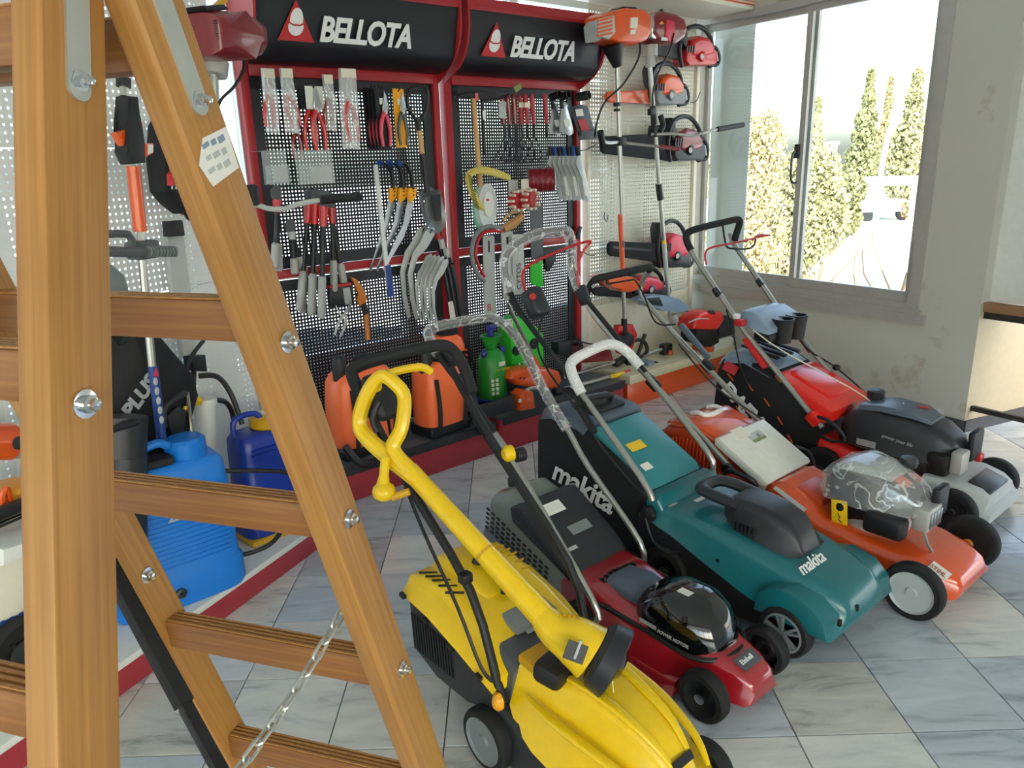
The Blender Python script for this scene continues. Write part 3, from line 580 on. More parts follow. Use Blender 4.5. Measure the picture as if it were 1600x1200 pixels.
# ---- red electric mower
m2 = mower('red electric lawn mower with glossy black motor dome, second from the ladder', (.656, 1.975))
B().hull([(-.64, .15, .14, .07, .20, .03), (-.56, .165, .15, .045, .225, .03), (-.45, .175, .15, .035, .215, .035), (-.32, .18, .145, .03, .19, .04), (-.15, .178, .14, .03, .175, .045), (-.04, .15, .10, .035, .16, .04), (.04, .095, .075, .04, .145, .03), (.085, .085, .065, .045, .12, .03), (.098, .07, .05, .05, .1, .02)], 5).obj('deck', 'mower_red', m2)
B().hull([(-.44, .185, .178, .028, .075, .02), (-.1, .182, .172, .028, .075, .02)], 3).obj('deck_skirt', 'mower_red', m2)
B().tube([(-.42, -.152, .185), (-.25, -.135, .168), (-.1, -.125, .15), (-.03, -.085, .145), (.0, 0, .148), (-.03, .085, .145), (-.1, .125, .15), (-.25, .135, .168), (-.42, .15, .185)], .008, 8, 3).obj('motor_seat', 'black_plastic', m2)
dm = B().hull([(-.335, .085, .075, .12, .225, .05), (-.30, .12, .11, .12, .262, .07), (-.23, .134, .126, .12, .285, .085), (-.14, .13, .122, .12, .287, .09), (-.085, .115, .105, .12, .27, .085), (-.05, .092, .082, .12, .235, .07), (-.03, .065, .055, .12, .19, .045), (-.022, .045, .04, .12, .155, .02)], 7).obj('motor_dome', 'gloss_black', m2, 60)
mc = B().hull([(-.50, .075, .055, .15, .195, .03), (-.47, .105, .08, .14, .232, .04), (-.38, .12, .085, .135, .245, .05), (-.30, .12, .07, .13, .235, .05)], 6).obj('motor_cover', 'slate', m2)
for k in range(7): B().box((-.488 + .004 * abs(k - 3), -.075 + .025 * k, .212), (.03, .012, .03), (0, -.5, 0), .003).obj('vent', 'black_plastic', mc)
stick(dm, 'silver_stripe', 'silver_label', (-.27, -.1305, .186), (1, .0, -.03), (0, .04, 1), .065, .013, .002); text('lettering', 'POWER MOTOR', .0155, 'silver_label', dm, (-.2, -.132, .181), (1, .035, -.03), (0, .04, 1), .0012, .2, .0003)
stick(dm, 'label', 'paper', (-.2, -.04, .2865), (1, 0, 0), (0, 1, 0), .045, .03); 
pt = stick(m2, 'name_plate', 'grey_plastic', (.062, -.048, .137), (0, 1, 0), (-.93, 0, .3), .09, .045, .006)
text('lettering', 'Einhell', .022, 'stone_white', pt, (.008, .018, .0065), (1, 0, 0), (0, 1, 0), .0004, .15, .0006)
lid = B().prism([(-.88, .375), (-.83, .395), (-.62, .272), (-.555, .215), (-.555, .195), (-.87, .32)], 'xz', -.15, .15, .014).obj('rear_flap', 'dark_plastic', m2)
stick(lid, 'label', 'paper', (-.80, -.085, .3795), (.86, 0, -.5), (0, 1, 0), .05, .11); stick(lid, 'label', 'mid_grey', (-.70, -.03, .321), (.86, 0, -.5), (0, 1, 0), .04, .1)
stick(lid, 'type_plate', 'silver_label', (-.635, -.1, .283), (.86, 0, -.5), (0, 1, 0), .015, .05)
bg = B().hull([(-1.06, .10, .08, .14, .30, .05), (-1.03, .14, .12, .10, .37, .06), (-.95, .16, .13, .07, .405, .06), (-.80, .165, .13, .05, .36, .05), (-.66, .165, .14, .04, .27, .04), (-.60, .155, .14, .06, .22, .03)], 5).obj('grass_box', 'bag_grey', m2)
B().hull([(-1.064, .135, .13, .06, .22, .02), (-.98, .168, .163, .045, .25, .02), (-.80, .172, .167, .035, .20, .02), (-.66, .172, .167, .035, .12, .02)], 4).obj('box_lower', 'box_grey', m2)
for r_ in range(5):
    for k in range(12):
        f = k / 11; x = -.99 + .32 * f; z = .335 - .018 * r_ - .115 * f; B().box((x, -.160 - .0025 * r_, z), (.017, .006, .006), (.15, .33, 0)).obj('slot', 'black_plastic', bg)
hg = B().tube([(-.98, -.05, .40), (-.97, -.05, .435), (-.85, -.05, .395), (-.84, -.05, .36)], .013, 8, 3).obj('box_handle', 'dark_plastic', bg)
for k in range(6): B().box((-.965 + .02 * k, -.05, .436 - .006 * k), (.01, .03, .02), (0, .3, 0), .003).obj('grip_rib', 'grey_plastic', bg)
for y, lo in ((-.19, [(-.40, .15), (-.425, .225), (-.79, .587), (-.90, .675)]), (.19, [(-.53, .13), (-.541, .24), (-.80, .46), (-.90, .57), (-.94, .61)])): B().tube(ydup(lo, y), .0115, 10, 4).obj('lower_tube', 'silver_tube', m2)
upper = [(-.88, -.19, .66), (-1.05, -.19, .79), (-1.22, -.19, .905), (-1.30, -.175, .965), (-1.325, -.12, .985), (-1.325, .1, .985), (-1.30, .165, .975), (-1.20, .19, .905), (-1.05, .19, .72), (-.92, .19, .585)]
B().tube(upper, .0115, 10, 4).obj('upper_handle', 'soft_black', m2)
part(B().tube([Vector(p) + Vector((0, 0, 0)) for p in upper[2:]], .021, 10, 5).obj('plastic_wrap', 'film', m2), 'clear protective film around the handle')
B().box((-1.20, -.16, .90), (.10, .05, .075), (0, .6, 0), .02, 3).obj('switch_box', 'black_plastic', m2)
B().tube([(-1.17, -.16, .86), (-1.0, -.2, .70), (-.8, -.21, .55), (-.55, -.2, .33), (-.42, -.17, .20), (-.38, -.12, .19)], .004, 6, 4).obj('power_cable', 'black_plastic', m2)
for y in (-.16, .16): wheel(m2, 0, y, .08, .045, -1 if y < 0 else 1, 'black_plastic', 'deep', .72); wheel(m2, -.50, y * 1.02, .08, .045, -1 if y < 0 else 1, 'black_plastic', 'deep', .72)

# ---- teal electric mower
m3 = mower('teal electric lawn mower with black makita grass bag, middle of the row', (1.051, 2.28))
bd = B().hull([(-.63, .205, .19, .275, .375, .03), (-.585, .21, .19, .27, .375, .03), (-.565, .21, .185, .265, .335, .03), (-.50, .21, .185, .25, .335, .03), (-.35, .215, .185, .20, .325, .04), (-.2, .215, .18, .15, .305, .05), (-.08, .215, .17, .125, .285, .05), (.02, .20, .155, .125, .262, .05), (.09, .185, .14, .13, .24, .05), (.125, .17, .125, .13, .205, .04), (.135, .15, .11, .135, .17, .02)], 5).obj('body', 'teal', m3)
B().prism([(-.14, .12), (-.13, .185), (-.09, .225), (-.02, .245), (.06, .225), (.11, .18), (.128, .12)], 'xz', -.228, .228, .012).obj('wheel_arch', 'teal', m3)
B().hull([(-.66, .205, .205, .06, .29, .02), (-.5, .205, .208, .05, .265, .02), (-.3, .21, .21, .04, .20, .02), (-.1, .20, .21, .05, .16, .02), (.1, .15, .15, .08, .145, .02)], 3).obj('underbody', 'black_plastic', m3)
cap_ = B().hull([(-.36, .085, .08, .345, .405, .02), (-.33, .10, .088, .325, .415, .03), (-.28, .115, .09, .30, .418, .035), (-.2, .12, .088, .295, .412, .04), (-.13, .118, .08, .285, .39, .04), (-.085, .108, .065, .28, .34, .03), (-.065, .10, .055, .275, .295, .01)], 5).obj('motor_cover', 'dark_plastic', m3)
loop = [(-.31, -.066, .39), (-.42, -.07, .398), (-.478, -.055, .398), (-.492, 0, .398), (-.478, .055, .398), (-.42, .07, .398), (-.31, .066, .39)]
B().tube(loop, .027, 12, 4, flat=.75).obj('carry_handle', 'dark_plastic', m3)
for k in range(6): B().box((-.30 + .016 * k, -.112, .325), (.007, .012, .05), bev=.002).obj('vent', 'black_plastic', cap_)
text('lettering', 'makita', .06, 'stone_white', bd, (-.01, -.15, .2735), (0, 1, 0), (-.83, 0, .56), .0012, .2, .0007, .95)
stick(bd, 'label', 'silver_label', (-.545, -.16, .3365), (0, 1, 0), (-1, 0, 0), .05, .012); stick(bd, 'label', 'paper', (-.50, -.05, .336), (0, 1, 0), (-1, 0, 0), .1, .02)
B().lathe([(.007, 0), (.007, .002), (.001, .002)], (-.30, -.203, .23), (0, -1, .1), 12).obj('screw_hole', 'black_plastic', bd)
for y, z in ((-.17, .155), (-.06, .16)): B().box((.132, y, z + .02), (.012, .012, .022), bev=.002).obj('slot', 'black_plastic', bd)
B().prism([(-.64, .372), (-.66, .40), (-.95, .545), (-.97, .535), (-.97, .515), (-.66, .35)], 'xz', -.155, .155, .008).obj('bag_flap', 'teal_light', m3)
stick(m3, 'label', 'yellow_label', (-.83, -.09, .489), (.896, 0, -.448), (0, 1, 0), .045, .09); stick(m3, 'label', 'paper', (-.73, -.12, .440), (.896, 0, -.448), (0, 1, 0), .035, .05)
bag = B().hull([(-1.29, .13, .12, .16, .50, .07), (-1.26, .18, .17, .12, .545, .06), (-1.18, .20, .185, .10, .572, .05), (-1.0, .205, .19, .09, .55, .04), (-.80, .205, .19, .09, .46, .04), (-.66, .20, .19, .10, .385, .03), (-.60, .19, .18, .14, .34, .03)], 5).obj('grass_bag', 'bag_fabric', m3)
B().hull([(-1.285, .12, .11, .50, .53, .015), (-1.24, .175, .165, .52, .565, .03), (-1.16, .19, .18, .545, .592, .03), (-1.0, .192, .18, .535, .572, .02), (-.97, .19, .18, .52, .55, .02)], 4).obj('bag_cover', 'slate', m3)
B().box((-1.06, 0, .588), (.13, .2, .02), (0, .12, 0), .008).obj('handle_recess', 'black_plastic', m3); B().tube([(-1.1, -.09, .60), (-1.06, -.05, .625), (-1.04, .05, .622), (-1.08, .1, .60)], .012, 8, 3).obj('bag_handle', 'dark_plastic', m3)
text('lettering', 'makita', .137, 'stone_white', bag, (-1.14, -.2075, .288), (.9876, 0, -.157), (.157, 0, .9876), .0015, .2, .003, .95)
for y in (-.2, .2):
    B().tube(ydup([(-.60, .31), (-.61, .36), (-.65, .44), (-1.0, .722)] if y > 0 else [(-.596, .36), (-.66, .44), (-.978, .711)], y), .0125, 10, 3).obj('lower_tube', 'silver_tube', m3)
    B().tube(ydup([(-.97, .705), (-1.308, .969), (-1.385, 1.03)], y), .0115, 10).obj('upper_tube', 'black_plastic', m3)
    kb = B().lathe([(.001, -.02), (.03, -.02), (.034, -.008), (.03, .008), (.012, .014), (.001, .014)], (-.60, y * 1.12, .31), (0, 1 if y > 0 else -1, 0), 14); kb.obj('clamp_knob', 'black_plastic', m3)
    B().bar((-.93, y * 1.1, .665), (-1.03, y * 1.1, .715), .014, .03, (0, 1, 0), .004).obj('clamp', 'black_plastic', m3)
B().tube([(-.965, -.2, .70), (-1.02, -.195, .765), (-1.06, -.16, .805), (-1.075, -.05, .825), (-1.09, .1, .83), (-1.07, .18, .79), (-1.0, .2, .725)], .022, 10, 4).obj('white_wrap', 'film_white', m3)
B().bar((-.95, -.23, .66), (-.86, -.235, .57), .018, .03, (0, 1, 0), .005).obj('cam_lever', 'black_plastic', m3)
grip = [(-1.31, -.2, .965), (-1.385, -.2, 1.06), (-1.42, -.195, 1.17), (-1.425, -.16, 1.235), (-1.41, -.06, 1.28), (-1.40, .08, 1.297), (-1.405, .16, 1.285), (-1.415, .195, 1.23), (-1.42, .205, 1.12), (-1.37, .2, 1.02)]
B().tube(grip, .012, 10, 4).obj('grip', 'soft_black', m3); part(B().tube(grip[1:], .026, 12, 5).obj('plastic_wrap', 'film', m3), 'clear film around the grip')
B().tube([(-1.29, -.165, 1.0), (-1.34, -.165, 1.10), (-1.36, -.13, 1.16), (-1.34, 0, 1.205), (-1.33, .15, 1.235), (-1.32, .225, 1.24), (-1.35, .2, 1.19), (-1.37, .19, 1.08), (-1.34, .19, 1.0)], .006, 8, 4).obj('bail_bar', 'red', m3)
sw = B().box((-1.285, -.145, 1.02), (.075, .09, .125), (0, -.55, 0), .02, 3).obj('switch_box', 'dark_plastic', m3)
part(B().lathe([(.014, 0), (.014, .01), (.009, .014), (.001, .014)], (-1.258, -.185, 1.055), (.6, -.75, .3), 14).obj('button', 'red', sw), 'round red start button'); stick(sw, 'label', 'stone_white', (-1.25, -.172, .985), (.3, .9, .1), (-.6, 0, .8), .04, .03, .002)
B().box((-1.345, .2, 1.0), (.06, .035, .09), (0, -.5, 0), .012).obj('pivot_box', 'dark_plastic', m3)
B().tube([(-1.25, -.14, .97), (-1.22, -.2, .85), (-1.1, -.225, .74), (-.95, -.225, .63), (-.85, -.2, .50), (-.7, -.2, .40), (-.62, -.19, .36)], .0045, 6, 4).obj('power_cable', 'black_plastic', m3)
B().tube([(-.60, -.235, .30), (-.56, -.235, .22), (-.50, -.225, .19), (-.45, -.216, .21)], .005, 6, 4).obj('cable_loop', 'black_plastic', m3)
for y in (-.21, .21): wheel(m3, -.022, y, .09, .05, -1 if y < 0 else 1, 'hub_grey', 'spoke', .76); wheel(m3, -.52, y * .95, .1, .05, -1 if y < 0 else 1, 'black_plastic', 'deep')

# ---- orange petrol mower
m4 = mower('orange petrol lawn mower with white rear flap and grey disc wheels', (1.589, 2.516))
dk = B().hull([(-.66, .20, .16, .10, .27, .06), (-.60, .225, .17, .075, .29, .06), (-.52, .235, .175, .06, .265, .06), (-.40, .245, .19, .055, .205, .06), (-.2, .245, .20, .055, .185, .05), (-.07, .235, .19, .06, .175, .05), (.03, .20, .16, .06, .165, .05), (.09, .17, .13, .065, .135, .03), (.105, .155, .11, .07, .11, .015)], 5).obj('deck', 'mower_orange', m4)
B().box((-.50, -.02, .245), (.13, .17, .04), (0, .25, 0), .015).obj('deck_recess', 'bag_orange', m4)
stick(dk, 'label', 'silver_label', (-.60, -.196, .281), (.93, 0, -.37), (0, 1, .3), .15, .022); stick(dk, 'label', 'paper', (.0, -.165, .158), (.9, -.1, -.3), (.0, .8, .4), .07, .04); text('lettering', 'STIHL', .024, 'bag_orange', dk, (.006, -.16, .164), (.9, -.1, -.3), (.0, .8, .4), .0006)
B().lathe([(.125, .175), (.13, .2), (.12, .23), (.001, .23)], (-.27, .01, 0), (0, 0, 1), 28).obj('engine_base', 'alu', m4)
eb = B().box((-.28, 0, .265), (.21, .22, .12), bev=.02).obj('engine_block', 'dark_steel', m4)
ec = B().hull([(-.44, .08, .07, .31, .36, .03), (-.41, .115, .10, .30, .40, .04), (-.33, .13, .11, .295, .425, .04), (-.22, .13, .10, .295, .41, .05), (-.13, .115, .08, .295, .37, .04), (-.09, .09, .06, .30, .335, .02)], 5).obj('engine_cover', 'dark_plastic', m4)
B().hull([(-.40, .085, .075, .40, .418, .015), (-.33, .1, .09, .41, .44, .02), (-.24, .09, .08, .41, .435, .02), (-.19, .07, .06, .40, .415, .01)], 4).obj('cover_top', 'light_grey', m4)
stick(ec, 'label', 'orange', (-.19, -.06, .405), (.9, 0, -.4), (0, 1, 0), .05, .07)
part(B().hull([(-.46, .085, .075, .305, .37, .03), (-.42, .125, .11, .28, .415, .04), (-.33, .142, .12, .28, .45, .04), (-.22, .142, .11, .28, .435, .05), (-.12, .125, .09, .29, .385, .04), (-.08, .1, .07, .30, .345, .02)], 5).obj('plastic_wrap', 'film', m4), 'crinkled clear film over the engine')
B().box((-.17, -.135, .255), (.15, .07, .085), bev=.02, seg=3).obj('air_filter', 'black_plastic', m4); B().box((-.07, -.03, .29), (.06, .12, .09), bev=.01).obj('muffler', 'alu', m4)
for k in range(4): B().box((-.038, -.07 + .028 * k, .29), (.008, .012, .06), bev=.002).obj('fin', 'steel', m4)
B().box((-.06, .05, .33), (.03, .1, .12), bev=.01).obj('recoil_guard', 'black_plastic', m4)
B().lathe([(.03, 0), (.034, .015), (.03, .035), (.001, .038)], (-.20, .09, .415), (0, 0, 1), 16).obj('fuel_cap', 'dark_plastic', m4)
tg = B().box((-.345, -.138, .245), (.06, .003, .1), (0, -.1, .15), .001).obj('hang_tag', 'yellow_label', m4); B().lathe([(.017, 0), (.017, .001), (.001, .001)], (-.345, -.1405, .268), (0, -1, 0), 10).obj('tag_print', 'dark_label', tg); B().tube([(-.35, -.141, .24), (-.34, -.14, .225), (-.345, -.141, .215), (-.33, -.139, .205)], .0018, 5).obj('tag_drawing', 'dark_label', tg)
B().tube([(-.05, -.09, .25), (-.03, -.1, .215), (-.01, -.1, .19)], .006, 6).obj('linkage', 'steel', m4)
fp_ = B().prism([(-.90, .415), (-.875, .425), (-.645, .30), (-.635, .285), (-.645, .27), (-.67, .265), (-.90, .385)], 'xz', -.185, .175, .014).obj('rear_flap', 'milky', m4)
stick(fp_, 'label', 'light_grey', (-.80, -.03, .3855), (0, 1, 0), (-.88, 0, .48), .1, .045); stick(fp_, 'label_band', 'olive_tag', (-.795, -.025, .3835), (0, 1, 0), (-.88, 0, .48), .09, .014, .0014); B().lathe([(.006, 0), (.009, 0), (.009, .0008), (.006, .0008)], (-.818, .035, .397), (.48, 0, .88), 14, cap=False).obj('label_ring', 'dark_label', fp_)
B().prism([(-.885, .42), (-.83, .395), (-.83, .405), (-.885, .432)], 'xz', -.09, .0, .004).obj('finger_grip', 'cream', fp_)
gb = B().hull([(-1.255, .16, .14, .17, .30, .04), (-1.235, .19, .165, .14, .35, .05), (-1.17, .20, .17, .12, .41, .05), (-1.08, .205, .17, .11, .435, .05), (-.95, .205, .17, .11, .41, .05), (-.84, .20, .17, .12, .355, .04)], 5).obj('grass_box', 'bag_orange', m4)
B().hull([(-1.2, .13, .12, .395, .41, .01), (-1.14, .165, .15, .41, .44, .02), (-1.05, .17, .155, .425, .458, .02), (-.95, .165, .15, .405, .432, .02), (-.87, .15, .14, .375, .392, .01)], 4).obj('box_cover', 'mower_orange', m4)
B().tube([(-1.11, -.06, .452), (-1.07, -.065, .466), (-1.03, -.05, .46), (-1.03, .05, .46), (-1.07, .065, .466), (-1.11, .06, .452)], .012, 8, 3).obj('box_handle', 'white_plastic', gb)
for k in range(19):
    x = -1.215 + .0195 * k; z1 = .33 + .05 * math.sin(min(1, k / 9) * 1.57) - max(0, k - 10) * .006; B().bar((x, -.212, .14), (x + .0, -.186, z1), .007, .009, (1, 0, 0), .002).obj('rib', 'bag_orange', gb)
for y in (-.2, .2):
    B().tube(ydup([(-.79, .30), (-.83, .335), (-1.364, .697), (-1.60, .87)], y), .0135, 10).obj('lower_tube', 'silver_tube', m4)
    B().tube(ydup([(-1.55, .835), (-1.62, .89), (-1.645, .93), (-1.635, .985), (-1.595, 1.03)], y), .0125, 10, 3).obj('upper_tube', 'light_grey' if y < 0 else 'silver_tube', m4)
    B().box((-1.22, y * 1.03, .605), (.07, .036, .045), (0, .58, 0), .008).obj('clamp', 'black_plastic', m4)
B().tube([(-1.66, -.2, .945), (-1.615, -.2, 1.02), (-1.585, -.19, 1.047), (-1.57, -.1, 1.055), (-1.565, .1, 1.062), (-1.575, .19, 1.06), (-1.60, .2, 1.04)], .018, 10, 4).obj('grip', 'soft_black', m4)
B().tube([(-1.57, -.14, 1.035), (-1.56, -.14, 1.02), (-1.55, 0, 1.02), (-1.55, .05, 1.01), (-1.5, .06, .93), (-1.42, .05, .82), (-1.38, .15, .80)], .0045, 6, 4).obj('bowden_cable', 'black_plastic', m4)
lv = B().bar((-1.36, .165, .80), (-1.19, .17, .655), .03, .024, (0, 1, 0), .008).obj('throttle_lever', 'slate', m4)
B().tube([(-1.32, .1, .72), (-1.1, .1, .55), (-.93, .15, .45), (-.8, .19, .36), (-.7, .2, .27)], .004, 6, 4).obj('bowden_cable', 'black_plastic', m4)
wn_ = B().tube([(-.80, -.235, .30), (-.76, -.26, .33), (-.68, -.26, .325), (-.65, -.245, .30), (-.68, -.25, .27), (-.76, -.255, .265)], .011, 8, 4, closed=False).obj('height_lever', 'black_plastic', m4)
B().lathe([(.022, 0), (.026, .012), (.02, .03), (.001, .032)], (-.80, -.21, .315), (0, -1, .2), 12).obj('clamp_knob', 'black_plastic', m4)
B().tube([(-.72, .18, .33), (-.66, .21, .30), (-.62, .2, .2)], .008, 6, 4).obj('cable_loop', 'black_plastic', m4)
for y in (-.26, .26): wheel(m4, 0, y, .105, .05, -1 if y < 0 else 1, 'light_grey' if y < 0 else 'black_plastic', 'disc', .74); wheel(m4, -.62, y * .9, .105, .05, -1 if y < 0 else 1, 'light_grey', 'disc', .74)
B().cyl((.0, -.25, .105), (.0, .285, .105), .007).obj('axle', 'steel', m4); B().lathe([(.02, 0), (.02, .01), (.001, .02)], (0, .235, .105), (0, -1, 0), 12).obj('axle_nut', 'orange_tan', m4)
# ---- black and red petrol mower
m5 = mower('petrol lawn mower with big black engine and red rear flap, nearest the window', (2.06, 3.115))
dk = B().hull([(-.66, .20, .17, .09, .24, .04), (-.5, .235, .19, .06, .22, .05), (-.25, .245, .2, .055, .19, .05), (-.1, .24, .19, .06, .18, .04)], 4).obj('deck', 'hood_red', m5)
B().hull([(-.16, .215, .19, .10, .20, .02), (-.02, .215, .18, .10, .195, .02), (.06, .205, .165, .10, .18, .02), (.10, .195, .15, .10, .155, .015)], 3).obj('front_plate', 'light_grey', m5)
B().box((.045, 0, .176), (.10, .22, .02), (0, .3, 0), .008).obj('front_opening', 'dark_steel', m5); B().hull([(.085, .20, .195, .06, .115, .01), (.125, .19, .18, .06, .10, .01)], 3).obj('bumper', 'light_grey', m5)
eb = B().hull([(-.58, .13, .11, .25, .36, .05), (-.54, .16, .13, .245, .40, .06), (-.42, .175, .14, .24, .43, .07), (-.28, .175, .13, .24, .425, .07), (-.16, .165, .115, .24, .395, .06), (-.09, .145, .095, .245, .35, .05), (-.07, .12, .07, .25, .31, .03)], 6).obj('engine_cover', 'dark_plastic', m5)
B().hull([(-.52, .09, .08, .40, .425, .01), (-.40, .12, .1, .425, .447, .01), (-.26, .11, .09, .42, .44, .01), (-.19, .08, .06, .40, .415, .01)], 4).obj('cover_inlay', 'slate', m5)
text('lettering', 'power your life', .022, 'light_grey', eb, (-.36, -.171, .325), (1, 0, -.1), (0, .2, 1), .0006, .2)
B().box((-.27, .03, .443), (.05, .03, .004), (0, .05, .4), .001).obj('red_mark', 'red_tag', eb)
for q in (-.36, -.20, -.185): B().box((q, .03, .443 - .06 * max(0, q + .25)), (.008, .05, .004), (0, .1, .4), .001).obj('print_mark', 'light_grey', eb)
B().box((-.30, -.03, .225), (.3, .26, .09), bev=.02).obj('engine_block', 'black_plastic', m5); B().box((-.12, -.12, .25), (.09, .08, .1), bev=.015).obj('air_filter', 'black_plastic', m5); B().box((-.05, -.09, .27), (.05, .09, .1), bev=.01).obj('muffler', 'alu', m5)
B().box((-.045, .06, .31), (.03, .12, .14), bev=.012).obj('guard', 'black_plastic', m5); B().box((-.03, .09, .245), (.03, .05, .04), bev=.01).obj('red_knob', 'red', m5)
B().lathe([(.034, 0), (.04, .02), (.04, .05), (.03, .055), (.001, .055)], (-.50, .05, .42), (0, 0, 1), 18).obj('fuel_cap', 'dark_plastic', m5)
stick(m5, 'label', 'silver_label', (-.47, -.175, .262), (1, 0, 0), (0, 0, 1), .09, .03, .003)
B().box((-.40, -.19, .225), (.05, .03, .03), bev=.008).obj('choke_knob', 'red', m5)
rf = B().prism([(-.93, .51), (-.90, .525), (-.62, .42), (-.59, .395), (-.60, .34), (-.66, .31), (-.93, .44)], 'xz', -.19, .19, .02).obj('rear_flap', 'hood_red', m5)
B().box((-.765, 0, .477), (.24, .2, .02), (0, .36, 0), .008).obj('flap_recess', 'hood_red', rf); stick(rf, 'warning_label', 'amber', (-.92, -.192, .47), (1, 0, -.3), (0, 0, 1), .045, .035)
bag = B().hull([(-1.26, .19, .17, .19, .50, .05), (-1.22, .22, .20, .15, .545, .04), (-1.0, .225, .20, .12, .56, .04), (-.80, .22, .2, .12, .47, .03), (-.66, .2, .19, .14, .36, .03)], 4).obj('grass_bag', 'bag_fabric', m5)
B().hull([(-1.27, .15, .13, .50, .53, .02), (-1.2, .2, .175, .53, .585, .03), (-1.08, .205, .175, .55, .60, .03), (-.93, .2, .17, .50, .535, .03)], 4).obj('bag_cover', 'blue_grey', m5)
for k in range(4): B().box((-1.05, -.10 + .066 * k, .60), (.22, .03, .014), (0, .16, 0), .004).obj('vent', 'black_plastic', m5)
text('lettering', 'DAEWOO', .108, 'stone_white', bag, (-1.195, -.2275, .392), (.806, 0, -.592), (.592, 0, .806), .0012, .1, .004, 1.0)
for x, z, a in ((-1.14, .47, .7), (-1.02, .44, .8), (-.92, .38, .8), (-.84, .30, .9), (-.97, .29, .8), (-1.08, .30, .8), (-.78, .22, .9)): B().box((x, -.2265, z), (.05, .003, .006), (0, a, 0)).obj('dash_print', 'orange', bag)
B().box((-1.15, -.215, .515), (.08, .006, .05), (-.35, .3, 0)).obj('red_patch', 'red', bag)
for y in (-.2, .2):
    B().tube(ydup([(-.63, .31), (-.684, .356), (-1.082, .713), (-1.40, 1.06), (-1.455, 1.125), (-1.47, 1.165)], y), .0145, 10).obj('handle_tube', 'silver_tube' if y < 0 else 'silver_tube', m5)
    B().bar((-1.07, y * 1.12, .69), (-.94, y * 1.12, .555), .018, .045, (0, 1, 0), .008).obj('red_lever', 'red', m5)
    B().box((-.67, y * 1.05, .35), (.07, .05, .06), (0, .7, 0), .012).obj('red_clamp', 'hood_red', m5)
    B().box((-1.26, y * 1.02, .905), (.05, .04, .03), (0, .8, 0), .006).obj('clamp', 'dark_steel', m5)
B().tube([(-1.44, -.2, 1.11), (-1.475, -.2, 1.17), (-1.475, -.17, 1.205), (-1.45, -.05, 1.225), (-1.435, .1, 1.238), (-1.42, .18, 1.245), (-1.415, .205, 1.23), (-1.43, .203, 1.17), (-1.44, .2, 1.125)], .019, 10, 4).obj('grip', 'soft_black', m5)
B().tube([(-1.36, -.17, 1.035), (-1.37, -.17, 1.09), (-1.35, -.15, 1.125), (-1.33, .05, 1.135), (-1.32, .3, 1.15), (-1.31, .35, 1.15), (-1.33, .26, 1.155), (-1.34, .22, 1.13)], .0055, 8, 4).obj('bail_bar', 'red', m5)
B().tube([(-1.42, .05, 1.225), (-1.40, .05, 1.14), (-1.375, .06, 1.10), (-1.34, .22, 1.09), (-1.33, .24, 1.15)], .0055, 8, 3).obj('bail_bar', 'black_plastic', m5)
tr_ = B().hull([(-1.14, .17, .16, .76, .815, .02), (-1.08, .185, .17, .735, .815, .02), (-1.0, .19, .175, .72, .775, .02), (-.965, .18, .16, .715, .74, .01)], 4).obj('console', 'blue_grey', m5)
for y in (-.045, .085):
    B().lathe([(.001, 0), (.046, 0), (.052, .09), (.058, .125), (.05, .125), (.045, .03), (.001, .03)], (-.965, y, .655), (0, 0, 1), 20).obj('cup_holder', 'black_plastic', tr_)
B().box((-1.02, .0, .69), (.1, .31, .06), bev=.02).obj('console_base', 'black_plastic', m5); B().box((-1.11, -.21, .765), (.05, .05, .035), bev=.008).obj('red_clip', 'red', m5); B().box((-1.13, -.215, .795), (.03, .03, .025), bev=.005).obj('white_clip', 'stone_white', m5)
B().tube([(-1.2, -.205, .82), (-1.13, -.235, .70), (-1.08, -.24, .55), (-1.02, -.235, .44)], .0045, 6, 4).obj('bowden_cable', 'black_plastic', m5)
B().tube([(-1.04, -.2, .735), (-.9, -.15, .64), (-.6, 0, .47), (-.5, .0, .425)], .0035, 6, 3).obj('starter_cord', 'cream', m5)
B().tube([(-.98, .12, .68), (-.93, .17, .58), (-.8, .22, .5), (-.62, .2, .40), (-.52, .17, .34)], .0045, 6, 4).obj('bowden_cable', 'black_plastic', m5); B().ell((-.79, .215, .5), (.022, .022, .018), 10).obj('cable_clip', 'black_plastic', m5)
B().tube([(-.66, -.215, .36), (-.6, -.24, .37), (-.53, -.245, .34), (-.5, -.24, .29), (-.56, -.24, .27), (-.62, -.23, .28)], .009, 8, 4).obj('height_lever', 'black_plastic', m5)
for y in (-.25, .25): wheel(m5, 0, y, .1, .05, -1 if y < 0 else 1, 'black_plastic', 'disc', .7); wheel(m5, -.6, y * .92, .11, .05, -1 if y < 0 else 1, 'black_plastic', 'disc', .7)

# ---- yellow electric mower
m1 = mower('yellow electric lawn mower with black grass box, nearest the ladder', (.343, 1.499))
bd = B().hull([(-.40, .155, .12, .20, .325, .03), (-.36, .17, .115, .16, .325, .04), (-.28, .185, .10, .14, .325, .04), (-.16, .188, .08, .12, .318, .04), (-.06, .182, .065, .11, .295, .04), (.0, .17, .055, .10, .268, .04), (.045, .15, .05, .10, .23, .04), (.075, .125, .045, .10, .185, .03), (.088, .11, .04, .10, .14, .02)], 4).obj('hood', 'yellow', m1)
for y in (-1, 1):
    B().tube([(-.31, y * .075, .322), (-.22, y * .066, .324), (-.12, y * .055, .311), (-.02, y * .045, .28), (.05, y * .03, .226)], [.008, .014, .015, .012, .006], 8, 3, flat=.6).obj('hood_ridge', 'yellow', m1)
    B().tube([(-.34, y * .145, .26), (-.25, y * .15, .25), (-.12, y * .14, .235), (-.0, y * .115, .205), (.06, y * .09, .17)], [.008, .014, .015, .012, .006], 8, 3, flat=.7).obj('hood_ridge', 'yellow', m1)
